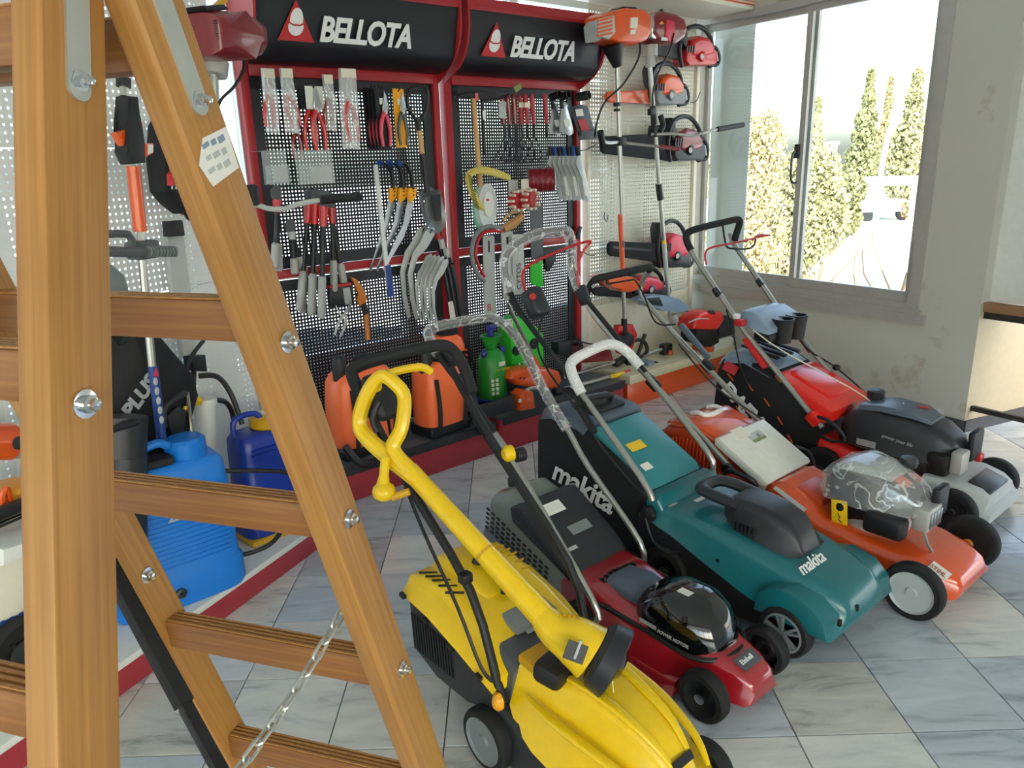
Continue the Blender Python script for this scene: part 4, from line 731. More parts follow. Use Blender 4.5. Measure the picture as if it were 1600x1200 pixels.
B().hull([(-.46, .185, .175, .05, .21, .03), (-.3, .19, .18, .04, .17, .03), (-.05, .19, .18, .04, .13, .03), (.1, .16, .15, .05, .12, .02)], 3).obj('deck', 'dark_plastic', m1)
B().box((-.30, -.08, .335), (.085, .10, .06), (0, .1, .2), .018).obj('carry_handle', 'black_plastic', m1); B().box((-.345, -.05, .325), (.12, .14, .03), (0, .1, 0), .01).obj('handle_recess', 'yellow_dark', m1)
stick(bd, 'badge', 'dark_label', (.055, -.035, .224), (0, 1, 0), (-.6, 0, .8), .07, .022, .002); stick(bd, 'price_tag', 'paper', (-.20, .02, .335), (.4, -.9, 0), (.9, .4, .1), .035, .022, .001)
B().hull([(-.60, .14, .12, .27, .35, .03), (-.5, .15, .135, .24, .335, .03), (-.40, .15, .14, .21, .30, .02)], 4).obj('rear_flap', 'grey_plastic', m1); B().box((-.52, .02, .352), (.1, .16, .025), (0, .2, 0), .01).obj('flap_pad', 'mid_grey', m1); stick(m1, 'label', 'silver_label', (-.46, -.03, .334), (0, 1, 0), (-.97, 0, .2), .08, .03)
gbx = B().hull([(-.86, .15, .15, .21, .35, .02), (-.82, .18, .185, .17, .37, .02), (-.70, .185, .19, .135, .36, .02), (-.55, .185, .19, .135, .32, .02), (-.43, .175, .18, .17, .255, .02)], 3).obj('grass_box', 'dark_plastic', m1)
for k in range(15): B().bar((-.80 + .0135 * k, -.190, .19), (-.80 + .0135 * k, -.1935, .315 - .001 * k), .004, .005, (1, 0, 0)).obj('rib', 'black_plastic', gbx)
gl = B().hull([(-.885, .14, .12, .345, .37, .01), (-.86, .185, .16, .35, .40, .02), (-.80, .20, .165, .355, .42, .03), (-.70, .203, .15, .345, .425, .04), (-.56, .203, .15, .305, .38, .03), (-.42, .195, .17, .245, .285, .02)], 4).obj('box_lid', 'yellow', m1)
B().hull([(-.85, .09, .07, .40, .43, .02), (-.78, .11, .08, .415, .452, .025), (-.66, .11, .08, .40, .44, .025), (-.60, .09, .06, .375, .40, .02)], 4).obj('lid_dome', 'yellow', gl)
for k in range(5): B().box((-.80 + .033 * k, -.125, (.4205, .423, .4235, .420, .412)[k]), (.007, .055, .004), (0, 0, -.75)).obj('slot', 'dark_label', gl)
for k in range(6): B().box((-.80 + .032 * k, .125, .4215 - (0, -.003, -.005, -.004, .006, .016)[k]), (.006, .035, .004), (0, .1 * max(0, k - 2), 0)).obj('slot', 'yellow_dark', gl)
for k in range(4): B().box((-.83 + .12 * k, -.2015, .362 - .028 * k), (.022, .012, .012), (0, .2, 0)).obj('clip', 'dark_label', gl)
B().tube([(-.70, -.02, .45), (-.69, .0, .485), (-.60, .0, .45), (-.58, -.01, .40)], .014, 8, 3).obj('box_handle', 'black_plastic', m1)
for y in (-.17, .17):
    B().tube(ydup([(-.40, .22), (-.43, .27), (-.53, .50) if y < 0 else (-.50, .46), (-.80, .72), (-.95, .86), (-1.04, .955)], y), .0125, 10, 3).obj('handle_tube', 'black_plastic', m1)
    k_ = B().lathe([(.001, 0), (.026, 0), (.024, .012), (.014, .02), (.001, .022)], (-.40, y * 1.1, .235), (0, 1 if y > 0 else -1, 0), 12, sx=.7).obj('wing_knob', 'amber', m1)
B().lathe([(.001, 0), (.026, 0), (.026, .02), (.016, .03), (.001, .032)], (-.762, .185, .73), (-.2, -1, 0), 14).obj('wing_knob', 'yellow', m1); B().lathe([(.022, 0), (.022, .03), (.001, .03)], (-.745, .185, .725), (.2, 1, 0), 12).obj('knob_nut', 'black_plastic', m1)
B().tube([(-.99, -.17, .90), (-1.075, -.17, .985), (-1.09, -.145, 1.01), (-1.06, -.05, 1.03), (-1.02, .08, 1.045), (-1.0, .14, 1.035), (-.97, .17, .97), (-.93, .17, .89)], .019, 10, 5).obj('grip', 'soft_black', m1)
sb_ = B().box((-1.0, -.115, .93), (.05, .10, .15), (0, -.6, .1), .022, 3).obj('switch_box', 'dark_plastic', m1); B().lathe([(.016, 0), (.016, .008), (.001, .01)], (-.985, -.14, .968), (.55, -.8, .3), 14).obj('button', 'yellow', sb_)
B().tube([(-1.01, -.12, .985), (-.99, -.07, 1.0), (-.96, .0, 1.005), (-.95, .03, .985)], .013, 8, 3).obj('bail_lever', 'yellow', m1)
B().tube([(-.97, -.12, .87), (-.88, -.16, .78), (-.72, -.19, .63), (-.56, -.195, .45), (-.47, -.19, .30), (-.43, -.17, .26)], .005, 6, 4).obj('power_cable', 'black_plastic', m1)
B().box((-.55, -.17, .53), (.03, .035, .03), bev=.006).obj('cable_clip', 'black_plastic', m1)
for y in (-.19, .19): wheel(m1, -.45, y, .09, .05, -1 if y < 0 else 1, 'mid_grey', 'disc', .76); wheel(m1, 0, y * .9, .075, .045, -1 if y < 0 else 1, 'mid_grey', 'disc', .74)

# ---- yellow grass trimmer lying over the yellow mower
def TP(x, y, dep): return atdep(x, y, dep)
gt = thing('grass_trimmer', 'yellow electric grass trimmer with loop handle leaning on the yellow mower', 'trimmer', (0, 0, 0))
h0, h1 = TP(640, 735, 2.16), TP(868, 985, 1.92); ax = (h1 - h0).normalized(); hd0 = TP(925, 1020, 1.9)
B().tube([h0, h0 + (h1 - h0) * .55, h1], [.027, .03, .036], 14).obj('shaft', 'yellow', gt)
B().tube([h0 + (h1 - h0) * .54, h0 + (h1 - h0) * .555], .0305, 14).obj('shaft_joint', 'yellow_dark', gt)
B().tube([h1 - ax * .05, h1, h1 + (hd0 - h1) * .5 + Vector((0, 0, .004)), hd0], [.034, .046, .062, .072], 18, 4).obj('motor_housing', 'yellow', gt)
hx = (hd0 - h1).normalized(); 
for k in range(5): B().box(h1 - ax * .02 + Vector((.012 * k, -.004 * k, .029 + .001 * k)) + cx * .01, (.005, .01, .008), (0, .4, .5)).obj('vent', 'yellow_dark', gt)
pl_ = TP(893, 1010, 1.818); part(stick(gt, 'type_plate', 'dark_label', pl_ - cx * .022 - cy * .025, cx * .95 - cy * .35, cy * .95 + cx * .35, .05, .045, .006), 'dark printed type plate'); stick(gt, 'plate_stripe', 'light_grey', pl_ + cx * .004 - cy * .026, cx * .95 - cy * .35, cy * .95 + cx * .35, .006, .045, .008)
gd = TP(948, 1010, 1.84); side = hx.cross(cz).normalized()
hq = tuple(hx); gd = TP(932, 1018, 1.9)
B().lathe([(.03, 0), (.070, 0), (.086, .014), (.092, .055), (.088, .058), (.078, .02), (.03, .015)], gd, hq, 28, cap=False).obj('cutting_guard', 'dark_plastic', gt)
B().lathe([(.001, .01), (.05, .012), (.054, .03), (.05, .06), (.03, .075), (.001, .078)], gd, hq, 20).obj('spool_head', 'gloss_black', gt)
B().tube([gd + hx * .06 + side * .03, gd + hx * .065 + side * .03 - Vector((0, 0, .05))], .0012, 5).obj('tag_string', 'paper', gt)
lp0 = [h0 + ax * .03, TP(585, 695, 2.2), TP(562, 662, 2.22), TP(574, 615, 2.2), TP(596, 588, 2.19), TP(618, 600, 2.18), TP(632, 622, 2.18), TP(627, 670, 2.17), TP(614, 703, 2.17), h0 + ax * .02]
B().tube(lp0, [.028, .025, .023, .022, .021, .021, .021, .021, .023, .027], 10, 4).obj('loop_handle', 'yellow', gt)
B().tube([TP(592, 628, 2.17), TP(582, 655, 2.17), TP(590, 675, 2.17)], .010, 8, 3).obj('trigger', 'black_plastic', gt)
B().tube([TP(602, 715, 2.14), TP(600, 742, 2.13), TP(598, 765, 2.12)], [.013, .014, .024], 10, 3).obj('auxiliary_arm', 'yellow', gt); B().ell(TP(600, 768, 2.12), (.034, .034, .028), 12).obj('auxiliary_grip', 'yellow', gt); B().tube([TP(612, 778, 2.11), TP(628, 772, 2.11), TP(640, 768, 2.11)], .011, 8, 3).obj('lock_nut', 'yellow_dark', gt)
# ================================================================== GOODS ON THE LONG WALL
def wthing(name, label, cat, px, py, d, group=None):
    s, z = W(px, py, d); t = thing(name, label, cat, wp(s, d, z), RZW, group)
    def L(x, y, dd=0.):
        s2, z2 = W(x, y, d + dd); return Vector((s2 - s, -dd, z2 - z))
    return t, L
def gthing(name, label, cat, px, py, d, group=None):
    s, z = G(px, py, d); t = thing(name, label, cat, gp(s, d, z), RZG, group)
    def L(x, y, dd=0.):
        s2, z2 = G(x, y, d + dd); return Vector((s2 - s, -dd, z2 - z))
    return t, L
def flat(L, pts, th, m, name, t, dd=0., bev=0.):     # outline at one depth, given a real thickness
    P = [L(x, y, dd) for x, y in pts]
    return B().prism([(p.x, p.z) for p in P], 'xz', P[0].y - th / 2, P[0].y + th / 2, bev).obj(name, m, t)
def pruner(t, o, k, m, rot=0., y=0.):
    M = Matrix.Translation((o[0], o[1] + y, o[2])) @ Matrix.Rotation(rot, 4, 'Y') @ Matrix.Diagonal((k, k, k, 1))
    B().prism([(-.008, -.01), (.012, -.012), (.02, .02), (.014, .06), (.004, .085), (.0, .05), (-.008, .02)], 'xz', -.004, .004, .001).xf(M).obj('blade', 'steel', t)
    for q in (-1, 1): B().tube([(q * .002, q * .003, 0), (q * .016, q * .003, -.03), (q * .024, q * .003, -.08), (q * .018, q * .003, -.135)], [.009, .009, .008, .006], 8, 3).xf(M).obj('handle', m, t)
    B().lathe([(.009, 0), (.009, .004), (.001, .005)], (0, -.006, 0), (0, -1, 0), 10).xf(M).obj('pivot', 'chrome', t)
def bag(lab, x0, y0, x1, y1, d, mpr, tilt=0., rot=0., grp='pruners packed in clear bags'):
    t, L = wthing('packed_pruner', lab, 'pruner', (x0 + x1) / 2, (y0 + y1) / 2, d, grp)
    a, b_ = L(x0, y0), L(x1, y1); c = (a + b_) / 2; h = a.z - b_.z; w_ = b_.x - a.x
    B().prism([(a.x + tilt, a.z), (b_.x + tilt, a.z - .004), (b_.x + .006, c.z), (b_.x, b_.z), (a.x - .004, b_.z + .006), (a.x + .003, c.z)], 'xz', -.012, .012, .009).obj('clear_bag', 'bag_film', t)
    B().box((c.x + tilt, -.013, a.z - .022), (w_ * .9, .003, .04)).obj('header_card', 'cream', t)
    pruner(t, (c.x, 0, c.z + h * .1), h / .27, mpr, rot); hook(t, c.x + tilt, a.z - .012, .05).location = (0, .05, 0); return t
bag('clear bag with a red pruner, leftmost under the BELLOTA header', 406, 106, 437, 209, .13, 'red', .004, .1)
bag('clear bag with a red pruner, second from the left on the stand', 436, 106, 466, 209, .15, 'red', .0, -.2)
bag('clear bag with a red pruner between the red shears and the large bag', 503, 116, 526, 206, .13, 'dark_red', 0, .1)
bag('largest clear bag with a red pruner, its tilted corner over the header', 526, 106, 562, 234, .16, 'red', .01, -.1)
def carded(lab, x0, y0, x1, y1, d, mcard, mp, n):
    t, L = wthing('carded_pruner', lab, 'pruner', (x0 + x1) / 2, (y0 + y1) / 2, d, 'pruners on cards'); a, b_ = L(x0, y0), L(x1, y1); h = a.z - b_.z; w_ = b_.x - a.x
    B().box((0, .004, h * .0), (w_, .003, h)).obj('card', mcard, t); B().box((w_ * .1, .0, h * .28), (w_ * .5, .003, h * .1)).obj('price_label', 'paper', t)
    pruner(t, (w_ * .08, -.01, h * .1), h / .24, mp); hook(t, 0, h * .46, .1).location = (0, .08, 0)
for k in range(4): carded(['red pruner on a black card, backmost of four right of the bags', 'red pruner on a black card, second from the back of four', 'red pruner on a black card, third from the back of four', 'red pruner on a black card, front one of four beside the orange card'][k], 569 + 5.5 * k, 137, 594 + 5.5 * k, 233, .04 + .035 * k, 'dark_label', 'pink_red', 1)
carded('grey pruner on an orange card beside the spade handle', 614, 139, 637, 231, .13, 'amber', 'grey_plastic', 1)
for k, (x, dd) in enumerate(((484, .05), (494, .09))):
    t, L = wthing('pruning_shears', ['red pruning shears hanging behind the open red pair', 'open bright red pruning shears with a price card in the middle'][k], 'shears', x, 172, dd + .03, 'loose red shears'); pruner(t, (0, 0, 0), 1.35, 'red', .06 - .1 * k); B().box((.004, .012, .055), (.09, .003, .10)).obj('card', 'charcoal' if k == 0 else 'paper', t); hook(t, 0, .1, .1).location = (0, .08, 0)
t, L = wthing('pruning_shears', 'pair of dark red pruner handles below the second clear bag', 'shears', 463, 205, .08, 'loose red shears'); pruner(t, (0, 0, 0), .95, 'dark_red', .05)
for k, (x0, x1, lb) in enumerate(((411, 455, 'clear acrylic price holder, left one above the loppers'), (463, 525, 'wide clear acrylic price holder, right one above the loppers'))):
    t, L = wthing('acrylic_holder', lb, 'holder', (x0 + x1) / 2, 288, .15, 'acrylic holders'); a, b_ = L(x0, 235), L(x1, 286); w_ = b_.x - a.x; h = a.z - b_.z
    B().box((0, 0, h * .5), (w_, .002, h)).obj('front_sheet', 'clear_box', t); B().box((0, -.02, h * .3), (w_ * .97, .002, h * .55)).obj('pocket', 'clear_box', t); B().box((w_ * .15, -.01, h * .3), (w_ * .55, .002, h * .45)).obj('insert_card', 'light_grey', t); B().box((0, .07, h), (w_, .15, .003)).obj('top_plate', 'clear_box', t)
# spade
t, L = wthing('digging_spade', 'round-point spade with D-handle and wooden shaft', 'spade', 676, 330, .08)
a, b_ = L(650, 172), L(664, 300)
B().tube([L(652, 190), L(638, 168), L(640, 140), L(665, 136), L(667, 165), L(656, 190)], .010, 8, 4).obj('d_handle', 'black_plastic', t)
B().tube([L(653, 186), L(655, 204)], [.016, .014], 10).obj('socket', 'black_plastic', t); B().tube([L(655, 202), L(660, 242)], .0135, 10).obj('shaft', 'wood_light', t); B().tube([L(660, 240), L(667, 300)], [.0145, .016], 10).obj('ferrule', 'black_plastic', t)
bl = [L(*p) for p in ((652, 300), (660, 296), (672, 299), (684, 295), (687, 298), (697, 338), (694, 355), (684, 366), (672, 360), (660, 340))]
bb = B(); n_ = len(bl); cc = sum(bl, Vector()) / n_
bb.rings([[p + Vector((0, -.006, 0)) for p in bl], [cc + (p - cc) * .55 + Vector((0, .012, 0)) for p in bl], [cc + (p - cc) * .5 + Vector((0, .016, 0)) for p in bl], [p + Vector((0, -.003, 0)) for p in bl]], cap=False); f_ = bb.bm.verts; bb.obj('blade', 'blade_steel', t)
B().ell(cc + Vector((0, .012, 0)), ((bl[5] - bl[0]).length * .22, .004, .11), 14).obj('blade_dish', 'blade_steel', t)
flat(L, [(674, 305), (688, 303), (690, 345), (680, 346)], .002, 'dark_label', 'label', t, .02)
# loppers
def lopper(lab, top, coll, e1, e2, d, mg='grip_grey', mc='red'):
    t, L = wthing('lopper', lab, 'loppers', *coll, d, 'loppers'); tp = L(*top); c = L(*coll)
    flat(L, [(top[0] - 7, top[1] + 14), (top[0] - 9, top[1] + 2), (top[0] - 3, top[1] - 6), (top[0] + 6, top[1] - 3), (top[0] + 8, top[1] + 8), (coll[0] + 5, coll[1]), (coll[0] - 5, coll[1])], .012, 'grey_plastic', 'head', t)
    for k, e in enumerate((e1, e2)):
        q = Vector((0, -.014 + .028 * k, 0)); E_ = L(*e) + q; c_ = c + q * .6; m_ = c_ + (E_ - c_) * .18; g_ = c_ + (E_ - c_) * .62
        B().tube([c_, m_], [.019, .015], 10).obj('collar', mc, t); B().tube([m_, g_], .0115, 10).obj('tube', 'black_plastic', t); B().tube([g_, g_ + (E_ - g_) * .06, g_ + (E_ - g_) * .93, E_], [.014, .0195, .0195, .013], 12).obj('grip', mg, t)
lopper('grey-handled lopper, leftmost under the clear holder', (432, 295), (433, 312), (427, 420), (438, 424), .10)
lopper('open grey-handled lopper with white blades, second from left', (454, 348), (455, 362), (459, 428), (478, 424), .09, mc='light_grey')
lopper('long red-collared lopper, back left of the hanging bunch', (484, 300), (482, 318), (466, 486), (474, 489), .08)
lopper('long red-collared lopper, middle of the hanging bunch', (494, 300), (492, 318), (484, 492), (490, 493), .12)
lopper('long red-collared lopper, front one of the hanging bunch', (506, 302), (505, 322), (500, 497), (505, 494), .17)
lopper('red-collared lopper with white bands, right of the bunch', (516, 306), (517, 325), (520, 455), (543, 462), .09)
t, L = wthing('boxed_tool', 'black and red boxed pruning tool under the lopper bunch', 'boxed tool', 532, 458, .1)
flat(L, [(512, 446), (546, 441), (552, 475), (514, 480)], .03, 'dark_label', 'box', t, 0, .002); flat(L, [(512, 446), (546, 441), (547, 445), (512, 450)], .034, 'red_tag', 'stripe', t); flat(L, [(533, 450), (544, 448), (548, 474), (537, 476)], .036, 'grip_grey', 'tool_handle', t, 0, .004); hook(t, 0, .06, .1).location = (0, .1, 0)
t, L = wthing('hand_pruner', 'white and grey pruner hanging lowest below the black box', 'pruner', 540, 490, .12); pruner(t, (0, 0, 0), .9, 'light_grey', .5); B().tube([L(525, 478), L(532, 492), L(545, 506)], .003, 6, 3).obj('wire', 'white_plastic', t)
t, L = wthing('billhook', 'tan sheathed billhook with orange grip left of the sickles', 'billhook', 565, 470, .07)
flat(L, [(546, 432), (556, 436), (567, 450), (573, 465), (571, 476), (562, 478), (556, 468), (560, 458), (555, 446)], .016, 'orange_tan', 'sheath', t, 0, .004); B().tube([L(567, 474), L(572, 490)], .017, 10).obj('collar', 'black_plastic', t); B().tube([L(572, 488), L(575, 530)], .013, 10).obj('grip', 'orange_tan', t); hook(t, 0, .09, .08).location = (0, .07, 0)
# curved pruning saws
for k in range(3):
    ox = 15 * k; t, L = wthing('pruning_saw', ['curved pruning saw with black and amber grip, left of three', 'curved pruning saw with black and amber grip, middle of three', 'curved pruning saw with black and amber grip, right of three'][k], 'saw', 610 + ox, 300, .06 + .03 * k, 'curved pruning saws')
    B().tube([L(592 + ox, 256), L(603 + ox, 257), L(611 + ox, 268), L(614 + ox, 284), L(614 + ox, 296)], [.010, .012, .015, .016, .015], 10, 4, flat=.7).obj('grip', 'black_plastic', t); B().tube([L(590 + ox, 253), L(597 + ox, 257)], .013, 8).obj('grip_end', 'blue_tip', t)
    flat(L, [(608 + ox, 294), (620 + ox, 292), (619 + ox, 308), (611 + ox, 318), (607 + ox, 310)], .02, 'amber', 'amber_collar', t, 0, .004)
    for q in (299, 305): B().lathe([(.004, 0), (.004, .003), (.001, .003)], L(614 + ox, q) + Vector((0, -.011, 0)), (0, -1, 0), 8).obj('rivet', 'black_plastic', t)
    flat(L, [(607 + ox, 312), (617 + ox, 316), (610 + ox, 345), (600 + ox, 372), (586 + ox * .8, 405), (580 + ox * .7, 424), (577 + ox * .7, 421), (588 + ox * .8, 388), (600 + ox, 350)], .003, 'steel', 'blade', t)
t, L = wthing('sheathed_saw', 'long clear sheath with a dark blue tip beside the saws', 'saw blade', 597, 350, .16)
flat(L, [(584, 258), (589, 257), (603, 380), (612, 462), (606, 464), (598, 390)], .012, 'milk_clear', 'sheath', t); flat(L, [(601, 415), (609, 413), (615, 462), (606, 465)], .016, 'blue_tip', 'tip', t); hook(t, *((L(586, 262)).x, L(586, 262).z), .16).location = (0, .16, 0)
# grey sickles
SP = [(652, 358), (666, 352), (668, 362), (655, 386), (640, 400), (632, 425), (634, 460), (642, 495), (637, 498), (629, 465), (625, 425), (633, 392), (644, 378)]
for k in range(7):
    ox, oy = ((0, 0), (12, 2), (20, 42), (27, 44), (34, 45), (41, 46), (48, 50))[k]
    t, L = wthing('grey_sickle', ['grey curved sickle, left of the upper two', 'grey curved sickle, right of the upper two', 'grey curved sickle, first of the lower fan', 'grey curved sickle, second of the lower fan', 'grey curved sickle, third of the lower fan', 'grey curved sickle, fourth of the lower fan', 'grey curved sickle, rightmost of the lower fan'][k], 'sickle', 645 + ox, 400 + oy * .6, .05 + .028 * k, 'grey sickles')
    sc = 1 if k < 2 else .62
    flat(L, [(640 + (x - 640) * sc + ox * (.9 if k > 1 else 1), 358 + (y - 358) * (.72 if k > 1 else 1) + oy) for x, y in SP], .008, 'sickle_grey', 'blade', t, 0, .002); hook(t, L(660 + ox, 362 + oy).x, L(660 + ox, 362 + oy).z, .08).location = (0, .06, 0)
for k in range(3):
    t, L = wthing('metal_tool', ['dark metal tool handle with white label, left of three by the post', 'dark metal tool handle, middle of three by the post', 'dark metal tool handle, right of three by the post'][k], 'tool handle', 700 + 5 * k, 440, .06 + .03 * k, 'dark tool handles')
    B().tube([L(684 + 7 * k, 366 + 14 * k), L(696 + 7 * k, 430), L(709 + 7 * k, 502)], .013, 10).obj('tube', 'dark_steel', t); B().tube([L(682 + 7 * k, 360 + 14 * k), L(685 + 7 * k, 374 + 14 * k)], .016, 8).obj('tip', 'red_tag' if k == 0 else 'light_grey', t)
    if k == 0: flat(L, [(700, 472), (708, 470), (714, 498), (704, 500)], .003, 'paper', 'label', t, .03)
# right stand
t, L = wthing('mattock', 'mattock with long wooden shaft on the second stand', 'mattock', 745, 230, .1)
B().tube([L(739.5, 152), L(752, 312)], [.013, .015], 12).obj('shaft', 'wood_light', t); flat(L, [(712, 150), (730, 144), (750, 142), (768, 147), (792, 143), (793, 147), (768, 154), (752, 156), (733, 152), (713, 154)], .03, 'black_plastic', 'head', t, 0, .004); B().tube([L(742, 146), L(743, 158)], .019, 10).obj('red_eye', 'red', t)
t, L = wthing('mattock', 'tool with short black shaft beside the wooden mattock', 'mattock', 755, 200, .06); B().tube([L(753, 152), L(757, 243)], .011, 10).obj('shaft', 'black_plastic', t); flat(L, [(750, 148), (770, 150), (795, 146), (797, 152), (772, 158), (752, 158)], .025, 'black_plastic', 'head', t, 0, .003); flat(L, [(754, 173), (759, 173), (759, 187), (755, 187)], .004, 'paper', 'label', t, .014)
RK = (786, 795, 804, 814, 823, 833, 853)
for k, x in enumerate(RK):
    t, L = wthing('hand_cultivator', ['red-handled hand rake, first from the mattock', 'red-handled hand rake, second from the mattock', 'red-handled hand rake, third from the mattock', 'red-handled hand rake, fourth from the mattock with a green tag', 'red-handled hand rake, fifth from the mattock with a cream sticker', 'red-handled hand rake, sixth from the mattock', 'red-handled hand tool hanging apart beside the trowels'][k], 'hand rake', x, 195, .06 + .018 * k, 'red-handled hand rakes')
    B().tube([L(x - 2, 147), L(x - 2, 152), L(x, 172), L(x + 1, 194)], [.008, .013, .0145, .012], 10, 3).obj('handle', 'red_frame' if k > 2 else 'dark_red', t); B().tube([L(x + 1, 193), L(x + 2, 215)], .006, 8).obj('neck', 'black_plastic', t)
    for q in ((-10, 0, 10) if k < 6 else (0,)): B().tube([L(x + 2, 212), L(x + 3 + q * .7, 230), L(x + 1 + q * 1.2, 245, .01), L(x - 5 + q * 1.2, 253, .03)], .0028, 6, 3).obj('tine', 'black_plastic', t)
    if k in (3, 4): flat(L, [(x - 3, 160), (x + 5, 160), (x + 5, 168), (x - 3, 168)], .003, 'cream', 'sticker', t, .015)
    if k == 0: flat(L, [(780, 158), (791, 159), (790, 186), (779, 184)], .004, 'silver_label', 'label_card', t, .02)
t, L = wthing('price_tag', 'small olive tag sticking up in front of the header edge', 'tag', 810, 135, .2); flat(L, [(802, 137), (813, 129), (815, 138), (806, 145)], .004, 'olive_tag', 'card', t); B().tube([L(812, 140), L(814, 150, -.06)], .002, 5).obj('stem', 'dark_steel', t)
TR = ((862, 143, 'narrow steel trowel, first beside the red handles'), (876, 145, 'wide pale steel trowel with label, second of three'))
for k, (x, y, lb) in enumerate(TR):
    t, L = wthing('garden_trowel', lb, 'trowel', x, 180, .09 + .04 * k, 'trowels'); B().lathe([(.018, 0), (.022, 0), (.022, .07), (.018, .07)], L(x, 152), (0, -1, .15), 14, cap=False).obj('socket', 'black_plastic', t); B().tube([L(x, 150), L(x + 2, 170)], .012, 8).obj('neck', 'black_plastic', t)
    w_ = 9 + 3 * k; flat(L, [(x + 1, 162), (x + w_ - 2, 160), (x + w_ + 9, 208), (x + w_ + 2, 212), (x - w_ + 4 + 6 * k, 206)], .004, 'steel', 'blade', t, 0, .001); flat(L, [(x + 4, 188), (x + 13, 186), (x + 15, 197), (x + 7, 199)], .004, 'paper', 'label', t, .006)
t, L = wthing('hand_hoe', 'dark hoe head with red label hanging at the stand edge', 'hoe', 912, 190, .14); B().lathe([(.02, 0), (.026, 0), (.026, .08), (.02, .08)], L(902, 152), (.3, -1, .1), 14, cap=False).obj('socket', 'black_plastic', t)
flat(L, [(890, 166), (906, 163), (918, 166), (932, 217), (906, 219)], .006, 'dark_steel', 'blade', t, 0, .002); flat(L, [(899, 171), (910, 170), (912, 181), (901, 182)], .003, 'paper', 'label', t, .008); flat(L, [(902, 188), (914, 185), (922, 203), (909, 205)], .003, 'red_tag', 'red_label', t, .008); flat(L, [(906, 205), (929, 203), (932, 217), (907, 219)], .03, 'grey_plastic', 'lip', t, .01, .003)
for k in range(7):
    x = 860 + 7.2 * k; t, L = wthing('sickle_hook', ['long grey sickle, first under the blue sockets', 'long grey sickle, second under the blue sockets', 'long grey sickle, third under the blue sockets', 'long grey sickle, fourth under the blue sockets', 'long grey sickle, fifth under the blue sockets', 'long grey sickle, sixth with a red streak', 'long grey sickle, outermost over the stand edge'][k], 'sickle', x, 270, .05 + .022 * k, 'long grey sickles')
    B().tube([L(x - 1, 229), L(x + 1, 243)], .015, 10).obj('socket', 'blue_tip' if k % 2 else 'black_plastic', t)
    flat(L, [(x - 1, 242), (x + 4, 242), (x + 9, 262), (x + 15, 288), (x + 20, 312), (x + 14, 314), (x + 9, 290), (x + 2, 268), (x - 4, 256)], .006, 'sickle_grey', 'blade', t, 0, .001)
    if k in (2, 4, 6): flat(L, [(x + 6, 276), (x + 10, 275), (x + 15, 305), (x + 11, 306)], .003, 'paper', 'label', t, .008)
t, L = wthing('rod_hook', 'dark metal hook rod sticking out over the stand edge', 'hook', 905, 235, .1); B().tube([L(900, 236), L(916, 234, .1), L(931, 226, .16)], .003, 6, 2).obj('rod', 'dark_steel', t); B().tube([L(898, 236), L(904, 236)], .012, 10).obj('socket', 'black_plastic', t)
t, L = wthing('rope_hank', 'yellow and green twisted rope hank hanging over a hook', 'rope', 745, 290, .13)
for k in range(3): B().tube([L(755 - 2 * k, 327 - 2 * k, .01 * k), L(742 - 2 * k, 306, .01 * k), L(731 + k, 285, .01 * k), L(733 + 2 * k, 270 + k, .01 * k), L(752, 264 + 2 * k, .01 * k), L(775 + 2 * k, 268 + 3 * k, .01 * k), L(796, 277 + k, .01 * k)], .013, 8, 5).obj('strand', 'rope' if k != 1 else 'rope', t)
for k in range(14):
    f = k / 13; B().tube([L(731 + 10 * f, 272 + 50 * f, .035), L(737 + 12 * f, 277 + 50 * f, .04)], .003, 5).obj('tracer', 'rope_dark', t)
t, L = wthing('tape_reel', 'reel of clear and green strimmer tape in front of the rope', 'reel', 758, 322, .09); a = L(733, 322); B().lathe([(.04, -.02), (.1, -.02), (.1, .02), (.04, .02)], (0, 0, 0), (.35, -1, 0), 28, sy=1.25).obj('coil', 'milk_clear', t); B().lathe([(.06, 0), (.105, 0), (.105, .012), (.06, .012)], (-.01, .015, -.012), (.35, -1, 0), 28, sy=1.3).obj('backing', 'teal_tape', t); B().lathe([(.001, 0), (.055, 0), (.055, .004), (.001, .004)], (.008, -.022, .01), (.35, -1, 0), 20, sy=1.3).obj('label', 'paper', t); B().box((-.005, -.03, .035), (.03, .002, .012), (0, 0, .33)).obj('red_print', 'red_tag', t)
t, L = wthing('wire_spool', 'dark red ribbed spool lying sideways beside the sickles', 'spool', 845, 281, .12); B().lathe([(.03, -.075), (.072, -.075)] + [(.072 if k % 2 else .066, -.07 + .14 * k / 10) for k in range(11)] + [(.072, .075), (.03, .075)], (0, 0, 0), (.8, -.6, 0), 24).obj('coil', 'dark_red', t); B().lathe([(.001, 0), (.06, 0), (.06, .004), (.001, .004)], Vector((.8, -.6, 0)) * .078, (.8, -.6, 0), 22).obj('label', 'paper', t)
for k, (x, y, lb) in enumerate(((806, 308, 'red and white toothed roll in a card, left of the pair'), (826, 306, 'red and white toothed roll in a card, right of the pair'))):
    t, L = wthing('chain_roll', lb, 'roll', x, y, .1 + .04 * k, 'red and white rolls'); B().lathe([(.02, -.03), (.052, -.03), (.052, .03), (.02, .03)], (0, 0, -.02), (.55, -1, 0), 14).obj('roll', 'red_tag', t)
    for q in range(10): B().box((.055 * math.cos(q * .628), -.02, -.02 + .055 * math.sin(q * .628)), (.014, .05, .014), (0, -q * .628, 0)).obj('tooth', 'cream', t)
    B().box((0, .02, .055), (.075, .003, .08)).obj('card', 'cream' if k else 'light_grey', t)
